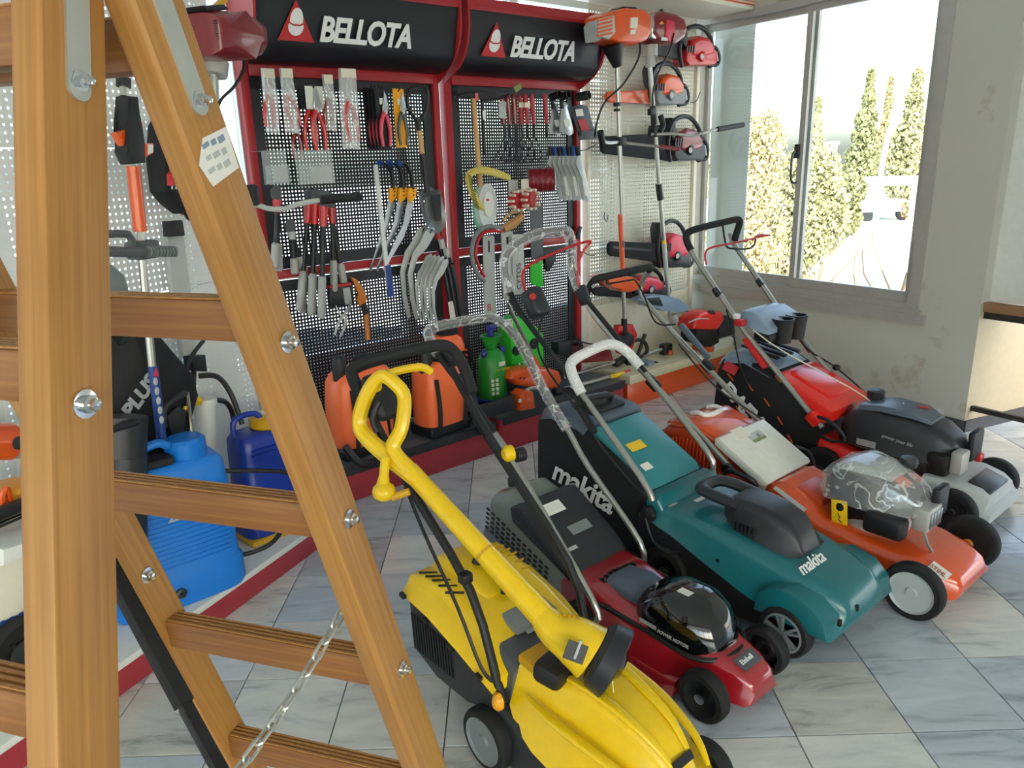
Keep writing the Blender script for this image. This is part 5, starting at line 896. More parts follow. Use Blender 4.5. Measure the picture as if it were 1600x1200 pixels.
t, L = wthing('bristle_brush', 'tan bristle brush above the saw bars', 'brush', 802, 347, .1); B().tube([L(786, 358), L(800, 350), L(816, 338)], [.022, .03, .022], 10, 3).obj('bristles', 'cardboard', t); B().tube([L(785, 345), L(800, 332), L(818, 330)], .008, 8, 3).obj('handle', 'wood_light', t)
t, L = wthing('bow_saw', 'grey and red bow saw arching over the white saw bars', 'saw', 745, 400, .12); B().tube([L(757, 440), L(744, 425), L(737, 395), L(744, 366), L(762, 354), L(785, 356)], .013, 10, 5).obj('bow', 'mid_grey', t); B().tube([L(757, 432), L(749, 418), L(743, 395), L(750, 370), L(764, 361), L(783, 362)], .009, 8, 5).obj('red_sleeve', 'red', t); hook(t, L(762, 360).x, L(762, 360).z, .12).location = (0, .12, 0)
for k, (x, y0, y1, lb) in enumerate(((763, 368, 500, 'white chainsaw guide bar with red lettering, left of three'), (792, 362, 470, 'white chainsaw guide bar, middle of three'), (808, 366, 460, 'white chainsaw guide bar with large black letters, right of three'))):
    t, L = wthing('guide_bar', lb, 'guide bar', x, (y0 + y1) / 2, .06 + .03 * k, 'chainsaw guide bars'); w_ = 9
    flat(L, [(x - w_, y0 + 2), (x - w_ + 2, y0), (x + w_ - 2, y0), (x + w_, y0 + 2), (x + w_ + 3, y1 - 6), (x + 5, y1), (x - 3, y1), (x - w_ + 3, y1 - 6)], .008, 'light_grey', 'bar', t, 0, .001)
    flat(L, [(x - 1.5, y0 + 8), (x + 1.5, y0 + 8), (x + 2, y0 + 26), (x - 1, y0 + 26)], .009, 'dark_label', 'slot', t)
    if k: 
        p0 = L(x + 6, y1 - 8) + Vector((-.012, -.006, 0)); text('lettering', 'STIHL' if k == 1 else 'CYTOS', .05, 'dark_label', t, p0 + Vector((.01, 0, 0)), (0, 0, 1), (-1, 0, 0), .0004)
    else: text('lettering', 'B', .06, 'red_tag', t, L(x - 3, y1 - 14) + Vector((0, -.006, 0)), (1, 0, 0), (0, 0, 1), .0004)
t, L = wthing('display_sheet', 'plain dark grey sheet hanging between the spool and green plate', 'sheet', 838, 350, .05); flat(L, [(827, 318), (847, 316), (849, 404), (830, 406)], .004, 'grey_plastic', 'sheet', t)
t, L = wthing('green_plate', 'bright green notched plate above the teal mower handle', 'plate', 838, 428, .08); flat(L, [(829, 412), (833, 414), (836, 407), (848, 405), (846, 418), (849, 446), (842, 449), (829, 442)], .012, 'lime', 'plate', t, 0, .003); hook(t, 0, .06, .1).location = (0, .08, 0)
t, L = wthing('spray_pistol', 'small black pistol-shaped tool right of the green plate', 'spray gun', 858, 410, .08); flat(L, [(847, 402), (862, 398), (868, 404), (862, 414), (856, 424), (850, 420), (852, 410)], .03, 'black_plastic', 'body', t, 0, .006); B().tube([L(862, 400), L(876, 390)], .007, 8).obj('nozzle', 'dark_steel', t)
t, L = wthing('sheathed_knife', 'black sheathed knife hanging on the stand edge beside the mower handle', 'knife', 903, 365, .1); flat(L, [(899, 372), (905, 353), (909, 354), (905, 374)], .014, 'black_plastic', 'sheath', t, 0, .003); B().tube([L(905, 392, .02), L(915, 396, .06), L(925, 400, .1), L(930, 398, .13)], .003, 6, 2).obj('hook_wire', 'dark_steel', t)
# ------------------------------------------------------------------ brush cutters and saws on the cream gondola
def ribbox(t, c, size, m, n, mm, rot=(0, 0, 0), name='vent'):
    for k in range(n): B().box((c[0] + (k - (n - 1) / 2) * size[0] * 1.9, c[1], c[2]), size, rot, .001).obj(name, mm, t)
t, L = wthing('brush_cutter', 'brush cutter with orange engine and long silver shaft', 'brush cutter', 970, 500, .36)
eng = B(); P = [(927, 28), (935, 22), (960, 16), (992, 17), (1002, 26), (1003, 52), (996, 66), (975, 74), (950, 68), (930, 62)]
flat(L, P, .17, 'orange', 'engine_cover', t, 0, .028); flat(L, [(932, 30), (958, 24), (960, 50), (950, 62), (932, 55)], .02, 'light_grey', 'grille_frame', t, .082, .004)
for k in range(5): flat(L, [(934, 31 + 6 * k), (956, 26 + 6 * k), (956, 29 + 6 * k), (934, 34 + 6 * k)], .01, 'orange', 'grille_bar', t, .092)
flat(L, [(985, 28), (996, 27), (995, 45), (984, 44)], .01, 'cream', 'sticker', t, .086); flat(L, [(985, 47), (993, 46), (992, 53), (984, 54)], .01, 'paper', 'sticker', t, .086)
flat(L, [(957, 17), (965, 12), (985, 13), (990, 18)], .09, 'dark_label', 'pull_starter', t, .0, .006); flat(L, [(922, 40), (932, 26), (934, 60), (925, 66)], .12, 'light_grey', 'fuel_tank', t, 0, .015)
a, b_ = L(957, 70), L(965, 104); B().tube([a, b_], [.065, .028], 14).obj('clutch_cone', 'black_plastic', t)
B().tube([L(964, 100), L(972, 340)], .0135, 12).obj('shaft', 'silver_tube', t); B().tube([L(969, 335), L(973, 420)], .0155, 12).obj('orange_sleeve', 'orange', t); B().tube([L(973, 418), L(976, 500)], .0135, 12).obj('shaft', 'silver_tube', t)
B().tube([L(963.5, 160), L(964.2, 166)], .021, 12).obj('collar', 'black_plastic', t); B().tube([L(964, 170), L(964, 174)], .02, 12).obj('collar', 'black_plastic', t); B().tube([L(971.5, 376), L(972, 386)], .0175, 10).obj('band', 'dark_label', t)
B().tube([L(967, 222, .01), L(950, 223, .05), L(940, 218, .10)], .010, 8, 3).obj('handle_bar', 'silver_tube', t); B().tube([L(941, 222, .10), L(938, 206, .12)], .02, 10).obj('grip', 'black_plastic', t); B().tube([L(967, 222, .01), L(1000, 226, .05), L(1030, 229, .1)], .009, 8, 3).obj('handle_bar', 'silver_tube', t); B().tube([L(1030, 229, .1), L(1060, 233, .14)], .013, 10).obj('grip', 'dark_red', t); B().box(L(968, 221), (.07, .06, .05), bev=.01).obj('clamp', 'black_plastic', t)
B().tube([L(1000, 62, .06), L(998, 90, .1), L(975, 130, .1), L(945, 160, .1), L(933, 190, .09), L(929, 214, .1)], .006, 8, 5).obj('throttle_cable', 'black_plastic', t)
B().tube([L(975, 498), L(976, 522)], .02, 10).obj('gear_neck', 'black_plastic', t); flat(L, [(963, 508), (985, 506), (992, 522), (986, 540), (978, 556), (966, 552), (958, 530)], .05, 'red', 'gear_guard', t, -.02, .008); B().lathe([(.05, 0), (.055, .02), (.04, .05), (.001, .055)], L(975, 530, .03), (0, -1, 0), 16).obj('gear_head', 'black_plastic', t)
flat(L, [(928, 432), (938, 427), (960, 427), (978, 436), (1003, 441), (1000, 448), (975, 456), (960, 454), (950, 444)], .11, 'orange', 'cutter_guard', t, .02, .016)
t, L = wthing('brush_cutter', 'brush cutter with dark red engine and bicycle handle', 'brush cutter', 1045, 480, .31)
flat(L, [(1004, 26), (1018, 20), (1040, 24), (1054, 32), (1058, 48), (1054, 62), (1040, 72), (1012, 68), (1002, 56)], .18, 'dark_red', 'engine_cover', t, 0, .03); flat(L, [(1000, 26), (1008, 24), (1010, 64), (1000, 60)], .16, 'chrome', 'silver_band', t, 0, .01); flat(L, [(1030, 20), (1033, 14), (1036, 20), (1037, 25), (1029, 24)], .02, 'black_plastic', 'spark_cap', t, 0, .002)
flat(L, [(1040, 30), (1052, 34), (1054, 60), (1046, 66), (1038, 58)], .02, 'pink_red', 'starter_cover', t, .088, .006); flat(L, [(1030, 38), (1034, 33), (1037, 38)], .004, 'amber', 'warning_sign', t, .094); flat(L, [(1034, 58), (1044, 59), (1043, 64), (1033, 63)], .004, 'paper', 'sticker', t, .094)
B().tube([L(1016, 70), L(1016, 88)], .045, 14).obj('clutch_housing', 'alu', t); B().tube([L(1015, 86), L(1016, 105)], .028, 12).obj('shaft_socket', 'light_grey', t)
B().tube([L(1015, 100), L(1030, 290), L(1047, 495)], .0145, 12).obj('shaft', 'silver_tube', t); B().tube([L(1020, 165), L(1022, 195)], .02, 10).obj('sleeve', 'black_plastic', t); B().box(L(1018, 175, .03), (.05, .03, .04), bev=.006).obj('hanger', 'black_plastic', t); B().tube([L(1029, 288), L(1032, 312)], .022, 10).obj('clamp', 'black_plastic', t); B().tube([L(1037, 380), L(1044, 455)], .0152, 10).obj('shaft_label', 'light_grey', t); B().tube([L(1037, 375), L(1038, 386)], .0155, 10).obj('yellow_band', 'yellow_label', t)
B().box(L(1024, 205, .03), (.09, .06, .07), bev=.015).obj('control_box', 'black_plastic', t); B().tube([L(1032, 180, .05), L(1036, 196, .06), L(1030, 206, .06)], .018, 8, 3).obj('trigger_grip', 'black_plastic', t)
B().tube([L(1018, 210, .04), L(1050, 209, .09), L(1080, 212, .13), L(1100, 207, .16), L(1122, 202, .18)], .010, 10, 4).obj('handle_bar', 'silver_tube', t); B().tube([L(1121, 202, .18), L(1161, 195, .21)], .017, 12).obj('grip', 'black_plastic', t)
B().tube([L(1053, 52, .1), L(1046, 80, .1), L(1030, 110, .08), L(1021, 140, .06), L(1020, 170, .05)], .0055, 8, 5).obj('throttle_cable', 'black_plastic', t)
flat(L, [(988, 468), (1008, 460), (1030, 460), (1052, 466), (1069, 476), (1068, 487), (1055, 487), (1030, 485), (1005, 476)], .10, 'blue_grey', 'cutter_guard', t, .02, .018); flat(L, [(1006, 466), (1030, 464), (1036, 478), (1016, 476)], .012, 'dark_label', 'guard_recess', t, .075, .004); B().lathe([(.03, 0), (.036, .03), (.028, .06), (.001, .065)], L(1050, 492), (.2, -.3, -1), 14).obj('gear_head', 'alu', t)
def chainsaw(lab, x0, y0, x1, y1, d, mb, mbar, bary, barx0, mc='dark_plastic', grp='chainsaws hung on the gondola'):
    """body box x0..x1, y0..y1 in measured units; bar to the left from barx0"""
    t, L = wthing('chainsaw', lab, 'chainsaw', (x0 + x1) / 2, (y0 + y1) / 2, d, grp); w_, h = x1 - x0, y1 - y0
    f = lambda a, b: (x0 + w_ * a, y0 + h * b)
    flat(L, [f(.04, .62), f(.2, .5), f(.8, .5), f(.95, .62), f(.97, .85), f(.88, .95), f(.12, .97), f(.02, .85)], .13, mc, 'crankcase', t, 0, .016)
    flat(L, [f(.14, .6), f(.2, .34), f(.42, .24), f(.72, .3), f(.88, .5), f(.86, .7), f(.5, .78), f(.2, .76)], .14, mb, 'top_cover', t, .004, .03)
    st = B().lathe([(.034, 0), (.034, .012), (.026, .018), (.001, .02)], L(*f(.70, .73), .068), (0, -1, 0), 20).obj('starter_cover', mc, t); B().lathe([(.018, 0), (.018, .004), (.001, .005)], L(*f(.70, .73), .087), (0, -1, 0), 16).obj('starter_badge', 'light_grey', st)
    for k in range(4): flat(L, [f(.26 + .07 * k, .46), f(.29 + .07 * k, .46), f(.27 + .07 * k, .62), f(.24 + .07 * k, .62)], .006, 'dark_label', 'vent', t, .074)
    B().tube([L(*f(.10, .96), .05), L(*f(.03, .6), .08), L(*f(.12, .18), .075), L(*f(.4, .0), .05), L(*f(.7, .02), .0), L(*f(.95, .25), -.04), L(*f(1.02, .6), -.05), L(*f(.94, .97), -.02)], .015, 10, 5).obj('front_handle', 'black_plastic', t)
    B().tube([L(*f(.85, .52)), L(*f(1.1, .5)), L(*f(1.22, .72)), L(*f(1.16, .92)), L(*f(.9, .93))], .013, 10, 5).obj('rear_handle', 'black_plastic', t)
    flat(L, [f(-.06, .16), f(.0, .02), f(.1, .05), f(.13, .42), f(.04, .56), f(-.03, .4)], .10, 'black_plastic', 'hand_guard', t, 0, .014)
    flat(L, [f(1.0, .66), f(1.12, .62), f(1.16, .84), f(1.02, .86)], .03, 'light_grey', 'spike_plate', t, .03, .003)
    if bary: flat(L, [(barx0 + 5, bary[0] + 1), (x0 + w_ * .12, bary[1]), (x0 + w_ * .12, bary[2]), (barx0 + 5, bary[3]), (barx0 + 1, bary[3] - 4), (barx0, (bary[0] + bary[3]) / 2), (barx0 + 1, bary[0] + 5)], .03, mbar, 'bar_cover', t, .0, .008)
    return t, L
chainsaw('red and black chainsaw hung highest, below the header sign', 1060, 42, 1112, 106, .12, 'red', 'black_plastic', (62, 66, 95, 84), 1008, 'red')
chainsaw('grey chainsaw with orange bar sheath, second from the top', 1014, 100, 1064, 167, .12, 'orange', 'orange', (142, 140, 163, 160), 945, 'mid_grey')
chainsaw('maroon chainsaw with wide black sheath, third from the top', 1042, 183, 1094, 254, .12, 'dark_red', 'soft_black', (212, 208, 252, 240), 938)
t4, L4 = chainsaw('pinkish red chainsaw with long black sheath, fourth from the top', 1026, 346, 1072, 420, .12, 'pink_red', 'soft_black', (376, 380, 410, 400), 949)
flat(L4, [(955, 384), (1015, 389), (1015, 393), (955, 388)], .034, 'charcoal', 'sheath_rib', t4)
chainsaw('pinkish chainsaw hanging lowest behind the orange mower handle', 980, 418, 1034, 466, .10, 'pink_red', 'soft_black', (448, 444, 466, 462), 925)
t, L = wthing('peg_hook', 'small empty wire hook on the cream panel', 'hook', 947, 335, .0); B().tube([L(945, 332), L(944, 340, .04), L(948, 346, .05), L(950, 336, .05)], .003, 6, 4).obj('wire', 'dark_steel', t)
t, L = wthing('peg_hook', 'empty wire hook beside the second chainsaw by the window', 'hook', 1090, 158, .0); B().tube([L(1078, 160), L(1088, 158, .05), L(1094, 144, .09)], .003, 6, 4).obj('wire', 'dark_steel', t)
# on the shelves; heights in metres
def shelf(name, label, cat, px, py, d, zs, group=None):
    """thing whose foot stands on a shelf of height zs at depth d; px, py only give its place along the wall"""
    s, z = W(px, py, d); t = thing(name, label, cat, wp(s, d, zs), RZW, group)
    def L(x, y, dd=0.):
        s2, z2 = W(x, y, d + dd); return Vector((s2 - s, -dd, z2 - zs))
    return t, L
ZS1, ZS2, ZSC = .192, .212, .231
def sprayer(lab, s0, w_, h, d, zs, yaw, lid=True, cap='soft_black', m='sprayer_orange', pump=True):
    t = thing('knapsack_sprayer', lab, 'sprayer', wp(s0, d, zs), RZW + yaw, 'orange knapsack sprayers'); L = None
    B().box((0, 0, .03), (w_ * 1.02, .2, .06), bev=.015, seg=3).obj('base', 'black_plastic', t)
    rs = []
    for z, a, b in ((.05, .49, .095), (.08, .5, .1), (h * .55, .5, .1), (h * .8, .47, .095), (h * .88, .40, .085), (h * .92, .3, .07)):
        n = 24; rs.append([(w_ * a * math.copysign(abs(math.cos(q)) ** .45, math.cos(q)), b * math.copysign(abs(math.sin(q)) ** .5, math.sin(q)), z) for q in (2 * math.pi * k / n for k in range(n))])
    B().rings(rs).obj('tank', m, t)
    B().lathe([(.045, h * .9), (.062, h * .92), (.064, h * 1.0), (.05, h * 1.02), (.001, h * 1.03)], (w_ * .12, 0, 0), (0, 0, 1), 20).obj('lid', cap, t)
    if pump: B().lathe([(.03, h * .8), (.036, h * .84), (.036, h * 1.05), (.03, h * 1.08), (.001, h * 1.09)], (-w_ * .34, -.02, 0), (0, 0, 1), 16).obj('pump_cylinder', 'black_plastic', t)
    for q in (-.32, .3): B().tube([(w_ * q, -.10, h * .75), (w_ * q * 1.05, -.125, h * .4), (w_ * q, -.11, .04)], .006, 6, 4, flat=2.2).obj('strap', 'soft_black', t)
    B().tube([(w_ * .5, 0, .05), (w_ * .62, -.06, .02), (w_ * .66, -.08, h * .5), (w_ * .45, -.11, h * .8)], .007, 8, 5).obj('hose', 'black_plastic', t)
    return t, L
t, L = sprayer('orange knapsack sprayer beside the ladder, leftmost on the plinth', 1.79, .36, .48, .24, ZS1, .1)
B().tube([(-.20, -.12, .10), (-.14, -.16, .0), (-.04, -.17, -.01), (-.05, -.16, .02)], .02, 8, 4).obj('pump_lever', 'black_plastic', t)
t, L = sprayer('orange knapsack sprayer in the middle, behind the yellow mower grip', 2.235, .27, .43, .285, ZS1, .05); B().tube([(.14, -.12, .2), (.16, -.14, .0), (.2, -.15, -.04)], .018, 8, 3).obj('pump_lever', 'black_plastic', t)
t, L = sprayer('tallest orange sprayer with embossed side next to the green sprayer', 2.415, .22, .52, .10, ZS1, -.1, pump=False)
for k in range(9): B().box((.114, -.05, .14 + .03 * k), (.006, .03, .012), bev=.002).obj('scale_mark', 'sprayer_orange', t)
t, L = shelf('pressure_sprayer', 'green pressure sprayer with blue nozzle top', 'sprayer', 768, 560, .2, ZS2); h = L(768, 508).z
B().lathe([(.085, 0), (.095, .01), (.095, .05), (.085, .055)], (0, 0, 0), (0, 0, 1), 24).obj('base_ring', 'purple_blue', t); B().lathe([(.084, .05), (.085, h * .58), (.07, h * .66), (.04, h * .71), (.001, h * .71)], (0, 0, 0), (0, 0, 1), 24).obj('tank', 'green', t); B().lathe([(.03, h * .7), (.035, h * .75), (.062, h * .86), (.066, h * .88), (.05, h * .88), (.001, h * .8)], (0, 0, 0), (0, 0, 1), 22).obj('funnel', 'green', t)
B().tube([(0, 0, h * .82), (0, 0, h * .98)], .017, 10).tube([(-.03, -.02, h * .99), (.03, .0, h * .97)], .016, 8).obj('pump_handle', 'purple_blue', t)
for q in (-1, 1): B().ell((q * .07, -.02, h * .68), (.02, .018, .025), 10).obj('strap_lug', 'purple_blue', t)
text('lettering', 'MAROLEX', .018, 'yellow_label', t, (-.03, -.083, h * .47), (1, 0, 0), (0, 0, 1), .001, sx=1.2)
for k in range(2):
    for j in range(4): B().box((-.055 + .026 * k, -.072 - .008 * k, h * .2 + .026 * j), (.018, .006, .018), (0, 0, -.5 + .2 * k), .001).obj('label_icon', 'cream', t)
stick(t, 'label', 'cream', (-.015, -.0855, h * .53), (1, 0, 0), (0, 0, 1), .045, .025)
t, L = shelf('tool_case', 'bright green moulded tool box standing behind the teal switch box', 'case', 815, 560, .1, ZS2)
flat(L, [(786, 505), (800, 492), (812, 496), (826, 512), (840, 520), (841, 570), (792, 580)], .12, 'lime', 'case', t, 0, .015)
for x, y, r in ((800, 520, .03), (834, 537, .034), (806, 548, .03)): B().lathe([(r, 0), (r, .008), (.001, .01)], L(x, y, .062), (0, -1, 0), 14).obj('recess', 'dark_label', t)
flat(L, [(787, 500), (800, 498), (801, 510), (788, 512)], .006, 'paper', 'label', t, .066); text('lettering', 'ATTI', .06, 'stone_white', t, L(808, 578, .064), (1, 0, 0), (0, 0, 1), .001); text('lettering', '1957', .03, 'dark_label', t, L(788, 508, .07), (1, 0, 0), (0, 0, 1), .0006)
t, L = shelf('string_trimmer', 'orange electric trimmer standing on its housing with grey shaft', 'trimmer', 828, 600, .27, ZS2)
hs_ = [(788, 590), (792, 578), (812, 572), (845, 572), (866, 578), (870, 592), (862, 606), (840, 604), (800, 600)]
flat(L, hs_, .12, 'orange', 'housing', t, 0, .03); B().tube([L(840, 575), L(818, 525), L(793, 474)], .012, 10).obj('shaft', 'silver_tube', t); B().tube([L(843, 580), L(833, 556)], [.02, .014], 10).obj('sleeve', 'orange', t)
for x in (812, 818, 838): B().tube([L(x, 592, .062), L(x + 3, 590, .064)], .004, 5).obj('vent', 'dark_label', t)
t, L = shelf('chainsaw', 'orange chainsaw with black bar lying on the plinth edge', 'chainsaw', 812, 620, .36, ZS2, 'chainsaws lying on the plinth')
flat(L, [(804, 616), (812, 608), (826, 610), (829, 636), (806, 640)], .09, 'orange', 'motor_housing', t, .02, .012); flat(L, [(748, 634), (802, 616), (804, 640), (750, 656)], .02, 'charcoal', 'bar_cover', t, .05, .005); B().tube([L(818, 612, 0), L(832, 606), L(846, 608), L(848, 618)], .011, 8, 4).obj('handle', 'light_grey', t); B().lathe([(.012, 0), (.012, .005), (.001, .006)], L(812, 626, .07), (0, -1, 0), 10).obj('screw', 'white_plastic', t)
t, L = shelf('pole_pruner', 'silver pole pruner lying along the plinth, yellow and red tip', 'pole pruner', 930, 590, .33, ZS2)
B().tube([L(868, 612), L(955, 588)], .014, 10).obj('pole', 'silver_tube', t); B().tube([L(953, 589), L(974, 583)], .016, 10).obj('yellow_sleeve', 'yellow_label', t); B().tube([L(973, 583), L(984, 580)], .014, 10).obj('tip', 'pink_red', t); B().tube([L(866, 613), L(880, 609)], .024, 10).obj('end_cap', 'black_plastic', t)
t, L = shelf('pole_pruner', 'silver pole with black head lying behind the other pole', 'pole pruner', 940, 570, .2, ZS2); B().tube([L(880, 590), L(960, 566)], .011, 10).obj('pole', 'silver_tube', t); B().box(L(970, 563), (.14, .05, .04), (0, -.25, 0), .01).obj('head', 'black_plastic', t); B().tube([L(978, 565, .02), L(984, 571, .03)], .016, 8).obj('grip', 'black_plastic', t)
t, L = shelf('chainsaw', 'maroon chainsaw sitting on the plinth at the stand corner', 'chainsaw', 920, 555, .16, ZS2, 'chainsaws lying on the plinth')
flat(L, [(893, 552), (900, 542), (925, 540), (946, 545), (950, 562), (896, 566)], .12, 'dark_red', 'motor_housing', t, 0, .02); B().tube([L(905, 552, .06), L(908, 540, .07), L(902, 534, .05), L(878, 536, .0), L(868, 540)], .014, 10, 4).obj('front_handle', 'black_plastic', t); flat(L, [(866, 534), (884, 530), (890, 545), (880, 556), (866, 552)], .08, 'black_plastic', 'hand_guard', t, .01, .01)
# on the cream shelf
t, L = shelf('engine_unit', 'orange and black engine standing on the cream shelf', 'engine', 1103, 540, .36, ZSC); t.location.z += .035
flat(L, [(1070, 520), (1072, 505), (1082, 495), (1098, 491), (1115, 493), (1118, 505), (1108, 521), (1088, 520)], .16, 'hood_red', 'top_cover', t, 0, .025); flat(L, [(1111, 502), (1124, 498), (1136, 505), (1137, 528), (1112, 534)], .13, 'charcoal', 'muffler_cover', t, 0, .012); flat(L, [(1076, 520), (1108, 520), (1112, 540), (1098, 548), (1074, 540)], .14, 'black_plastic', 'engine_block', t, 0, .012)
flat(L, [(1104, 538), (1130, 530), (1137, 534), (1134, 549), (1106, 554)], .12, 'milky', 'fuel_tank', t, 0, .012); flat(L, [(1090, 548), (1104, 546), (1104, 556), (1092, 556)], .12, 'orange', 'foot', t, 0, .006); B().tube([L(1076, 512, .08), L(1090, 506, .085), L(1106, 506, .085)], .005, 6, 3).obj('cover_seam', 'light_grey', t); flat(L, [(1104, 494), (1112, 492), (1115, 498), (1107, 500)], .04, 'black_plastic', 'filter_knob', t, .06, .004)
t, L = shelf('hedge_trimmer', 'hedge trimmer with red and black toothed blade on the cream shelf', 'hedge trimmer', 1045, 570, .3, ZSC)
B().bar(L(1025, 575), L(1084, 556), .02, .022, (0, 0, 1), .002).obj('blade_bar', 'red_tag', t)
for k in range(9): B().box(L(1030 + 6 * k, 576 - 2 * k), (.012, .02, .03), (0, -.3, 0)).obj('tooth', 'dark_steel', t)
B().box(L(1017, 574), (.10, .08, .06), (0, -.25, 0), .01).obj('gear_case', 'dark_steel', t); flat(L, [(1004, 566), (1014, 562), (1018, 578), (1006, 584)], .1, 'blue_grey', 'hand_shield', t, 0, .01)
t, L = shelf('loop_handle', 'black loop handle with silver tube on the cream shelf', 'handle', 1000, 545, .22, ZSC)
B().tube([L(984, 546), L(986, 536), L(998, 531), L(1008, 536), L(1011, 548), L(1004, 556), L(992, 560)], .013, 10, 5).obj('loop', 'black_plastic', t); B().tube([L(1008, 522), L(1000, 545), L(996, 556)], .013, 10).obj('post', 'black_plastic', t); B().tube([L(1004, 556), L(1034, 546)], .013, 10).obj('tube', 'silver_tube', t); B().box(L(1040, 545), (.09, .06, .08), bev=.012).obj('motor', 'dark_plastic', t); B().ell(L(1047, 552, .03), (.03, .02, .025), 10).obj('orange_knob', 'orange', t)
t, L = wthing('white_tube_frame', 'white bent tube frame leaning at the stand corner', 'tube', 925, 500, .25); B().tube([L(922, 445), L(918, 452), L(916, 468)], .01, 8, 3).obj('tube', 'white_plastic', t)
t, L = wthing('hanging_cable', 'thin black cable hanging from the stand edge', 'cable', 898, 500, .14); B().tube([L(897, 420), L(895, 460), L(894, 510), L(902, 530), L(920, 537, .03), L(940, 538, .05)], .005, 6, 5).obj('cable', 'black_plastic', t)
# ------------------------------------------------------------------ behind the ladder
t, L = gthing('brush_cutter', 'brush cutter with glossy red engine and curved handle bar beside the ladder', 'brush cutter', 345, 60, .20)
flat(L, [(296, 22), (312, 18), (345, 22), (372, 30), (388, 42), (391, 78), (384, 90), (362, 96), (330, 98), (304, 90)], .24, 'dark_red', 'engine_cover', t, 0, .06); flat(L, [(292, 12), (325, 10), (334, 18), (300, 22)], .16, 'black_plastic', 'pull_starter', t, 0, .01); flat(L, [(365, 32), (376, 34), (378, 68), (374, 72), (368, 60)], .02, 'pink_red', 'side_strip', t, .105, .004)
for k in range(8): flat(L, [(333 + k, 32 + 4 * k), (343 + k, 30 + 4 * k), (343 + k, 31.5 + 4 * k), (333 + k, 33.5 + 4 * k)], .006, 'dark_label', 'vent', t, .102)
flat(L, [(347, 52), (351, 42), (356, 50)], .004, 'amber', 'warning_sign', t, .104); flat(L, [(386, 44), (392, 44), (396, 72), (390, 78), (384, 60)], .1, 'light_grey', 'muffler', t, 0, .006)
B().tube([L(338, 96), L(336, 118)], .045, 14).obj('clutch_housing', 'alu', t); B().tube([L(335, 116), L(338, 180), L(344, 330)], .0145, 12).obj('shaft', 'silver_tube', t); B().tube([L(381, 88, .06), L(380, 110, .07), L(366, 135, .07), L(343, 160, .05), L(336, 200, .04)], .006, 8, 5).obj('throttle_cable', 'black_plastic', t)
B().tube([L(346, 318, .02), L(398, 320, .10), L(420, 326, .14), L(445, 326, .18), L(470, 318, .22), L(505, 312, .27)], .0105, 10, 4).obj('handle_bar', 'light_grey', t); B().tube([L(500, 312, .27), L(556, 308, .34)], .019, 12).obj('grip', 'black_plastic', t); B().tube([L(555, 308, .34), L(560, 307, .345)], .022, 12).obj('grip_flange', 'black_plastic', t)
B().box(L(394, 305, .10), (.04, .05, .08), bev=.012).obj('control_box', 'black_plastic', t); flat(L, [(335, 8), (350, -6), (356, -4), (342, 14)], .03, 'yellow_dark', 'hang_tag', t, -.04)
t, L = gthing('pole_trimmer', 'pole trimmer with orange tube and black trigger grip behind the ladder', 'trimmer', 205, 640, .30)
B().tube([L(193, 105), L(194, 150)], .014, 10).obj('upper_tube', 'silver_tube', t); B().tube([L(193, 122), L(193, 136)], .022, 10).obj('collar', 'black_plastic', t); flat(L, [(189, 150), (207, 152), (212, 200), (218, 225), (219, 255), (196, 257), (187, 238), (192, 200)], .06, 'black_plastic', 'trigger_grip', t, 0, .01)
flat(L, [(176, 208), (191, 203), (193, 230), (188, 228)], .03, 'orange', 'trigger', t, 0, .005); flat(L, [(211, 194), (218, 192), (220, 214), (212, 218)], .03, 'orange', 'switch', t, 0, .004); flat(L, [(216, 226), (231, 224), (231, 240), (217, 248)], .05, 'orange', 'choke', t, 0, .004); flat(L, [(222, 226), (230, 226), (230, 238), (222, 242)], .054, 'paper', 'label', t)
B().tube([L(208, 260), L(219, 362)], .021, 12).obj('orange_sleeve', 'orange', t); B().tube([L(219, 358), L(228, 470), L(238, 572)], .0135, 10).obj('lower_tube', 'silver_tube', t); B().tube([L(239, 572), L(253, 690)], .0165, 10).obj('printed_sleeve', 'blue_tip', t)
for k in range(5): B().ell(L(243 + 2.4 * k, 596 + 15 * k, .016), (.01, .003, .014), 8).obj('print_spot', 'light_grey', t)
part(flat(L, [(240, 588), (244, 575), (248, 588)], .004, 'pink_red', 'triangle_mark', t, .018), 'red triangle mark'); B().box(L(223, 390), (.09, .07, .06), bev=.012).obj('clamp', 'grey_plastic', t); B().tube([L(165, 393, .04), L(200, 394, .05), L(225, 394, .05)], .017, 10).obj('handle', 'grey_plastic', t)
for k in range(9): B().tube([L(230 + 5 * k, 393, .05), L(232.5 + 5 * k, 393, .05)], .019, 10).obj('grip_rib', 'mid_grey', t)
B().tube([L(165, 366, .02), L(200, 366, .02), L(207, 382, .02)], .012, 8, 2).obj('bracket', 'grey_plastic', t)
t, L = gthing('trimmer_guard', 'grey plastic guard plate half hidden behind the ladder', 'guard', 178, 440, .2); flat(L, [(150, 412), (172, 414), (190, 430), (200, 462), (150, 470)], .03, 'mid_grey', 'plate', t, 0, .005)
t, L = gthing('electric_chainsaw', 'black and red electric chainsaw hung upright with red plug', 'chainsaw', 270, 260, .12)
flat(L, [(243, 195), (250, 182), (262, 186), (284, 230), (300, 280), (298, 330), (280, 334), (262, 320), (246, 300), (240, 250)], .1, 'soft_black', 'motor_housing', t, 0, .02); flat(L, [(287, 312), (308, 306), (312, 332), (298, 336)], .106, 'pink_red', 'side_cover', t, .0, .006); B().tube([L(280, 300), L(296, 338), L(315, 342)], .016, 8, 4).obj('rear_handle', 'black_plastic', t)
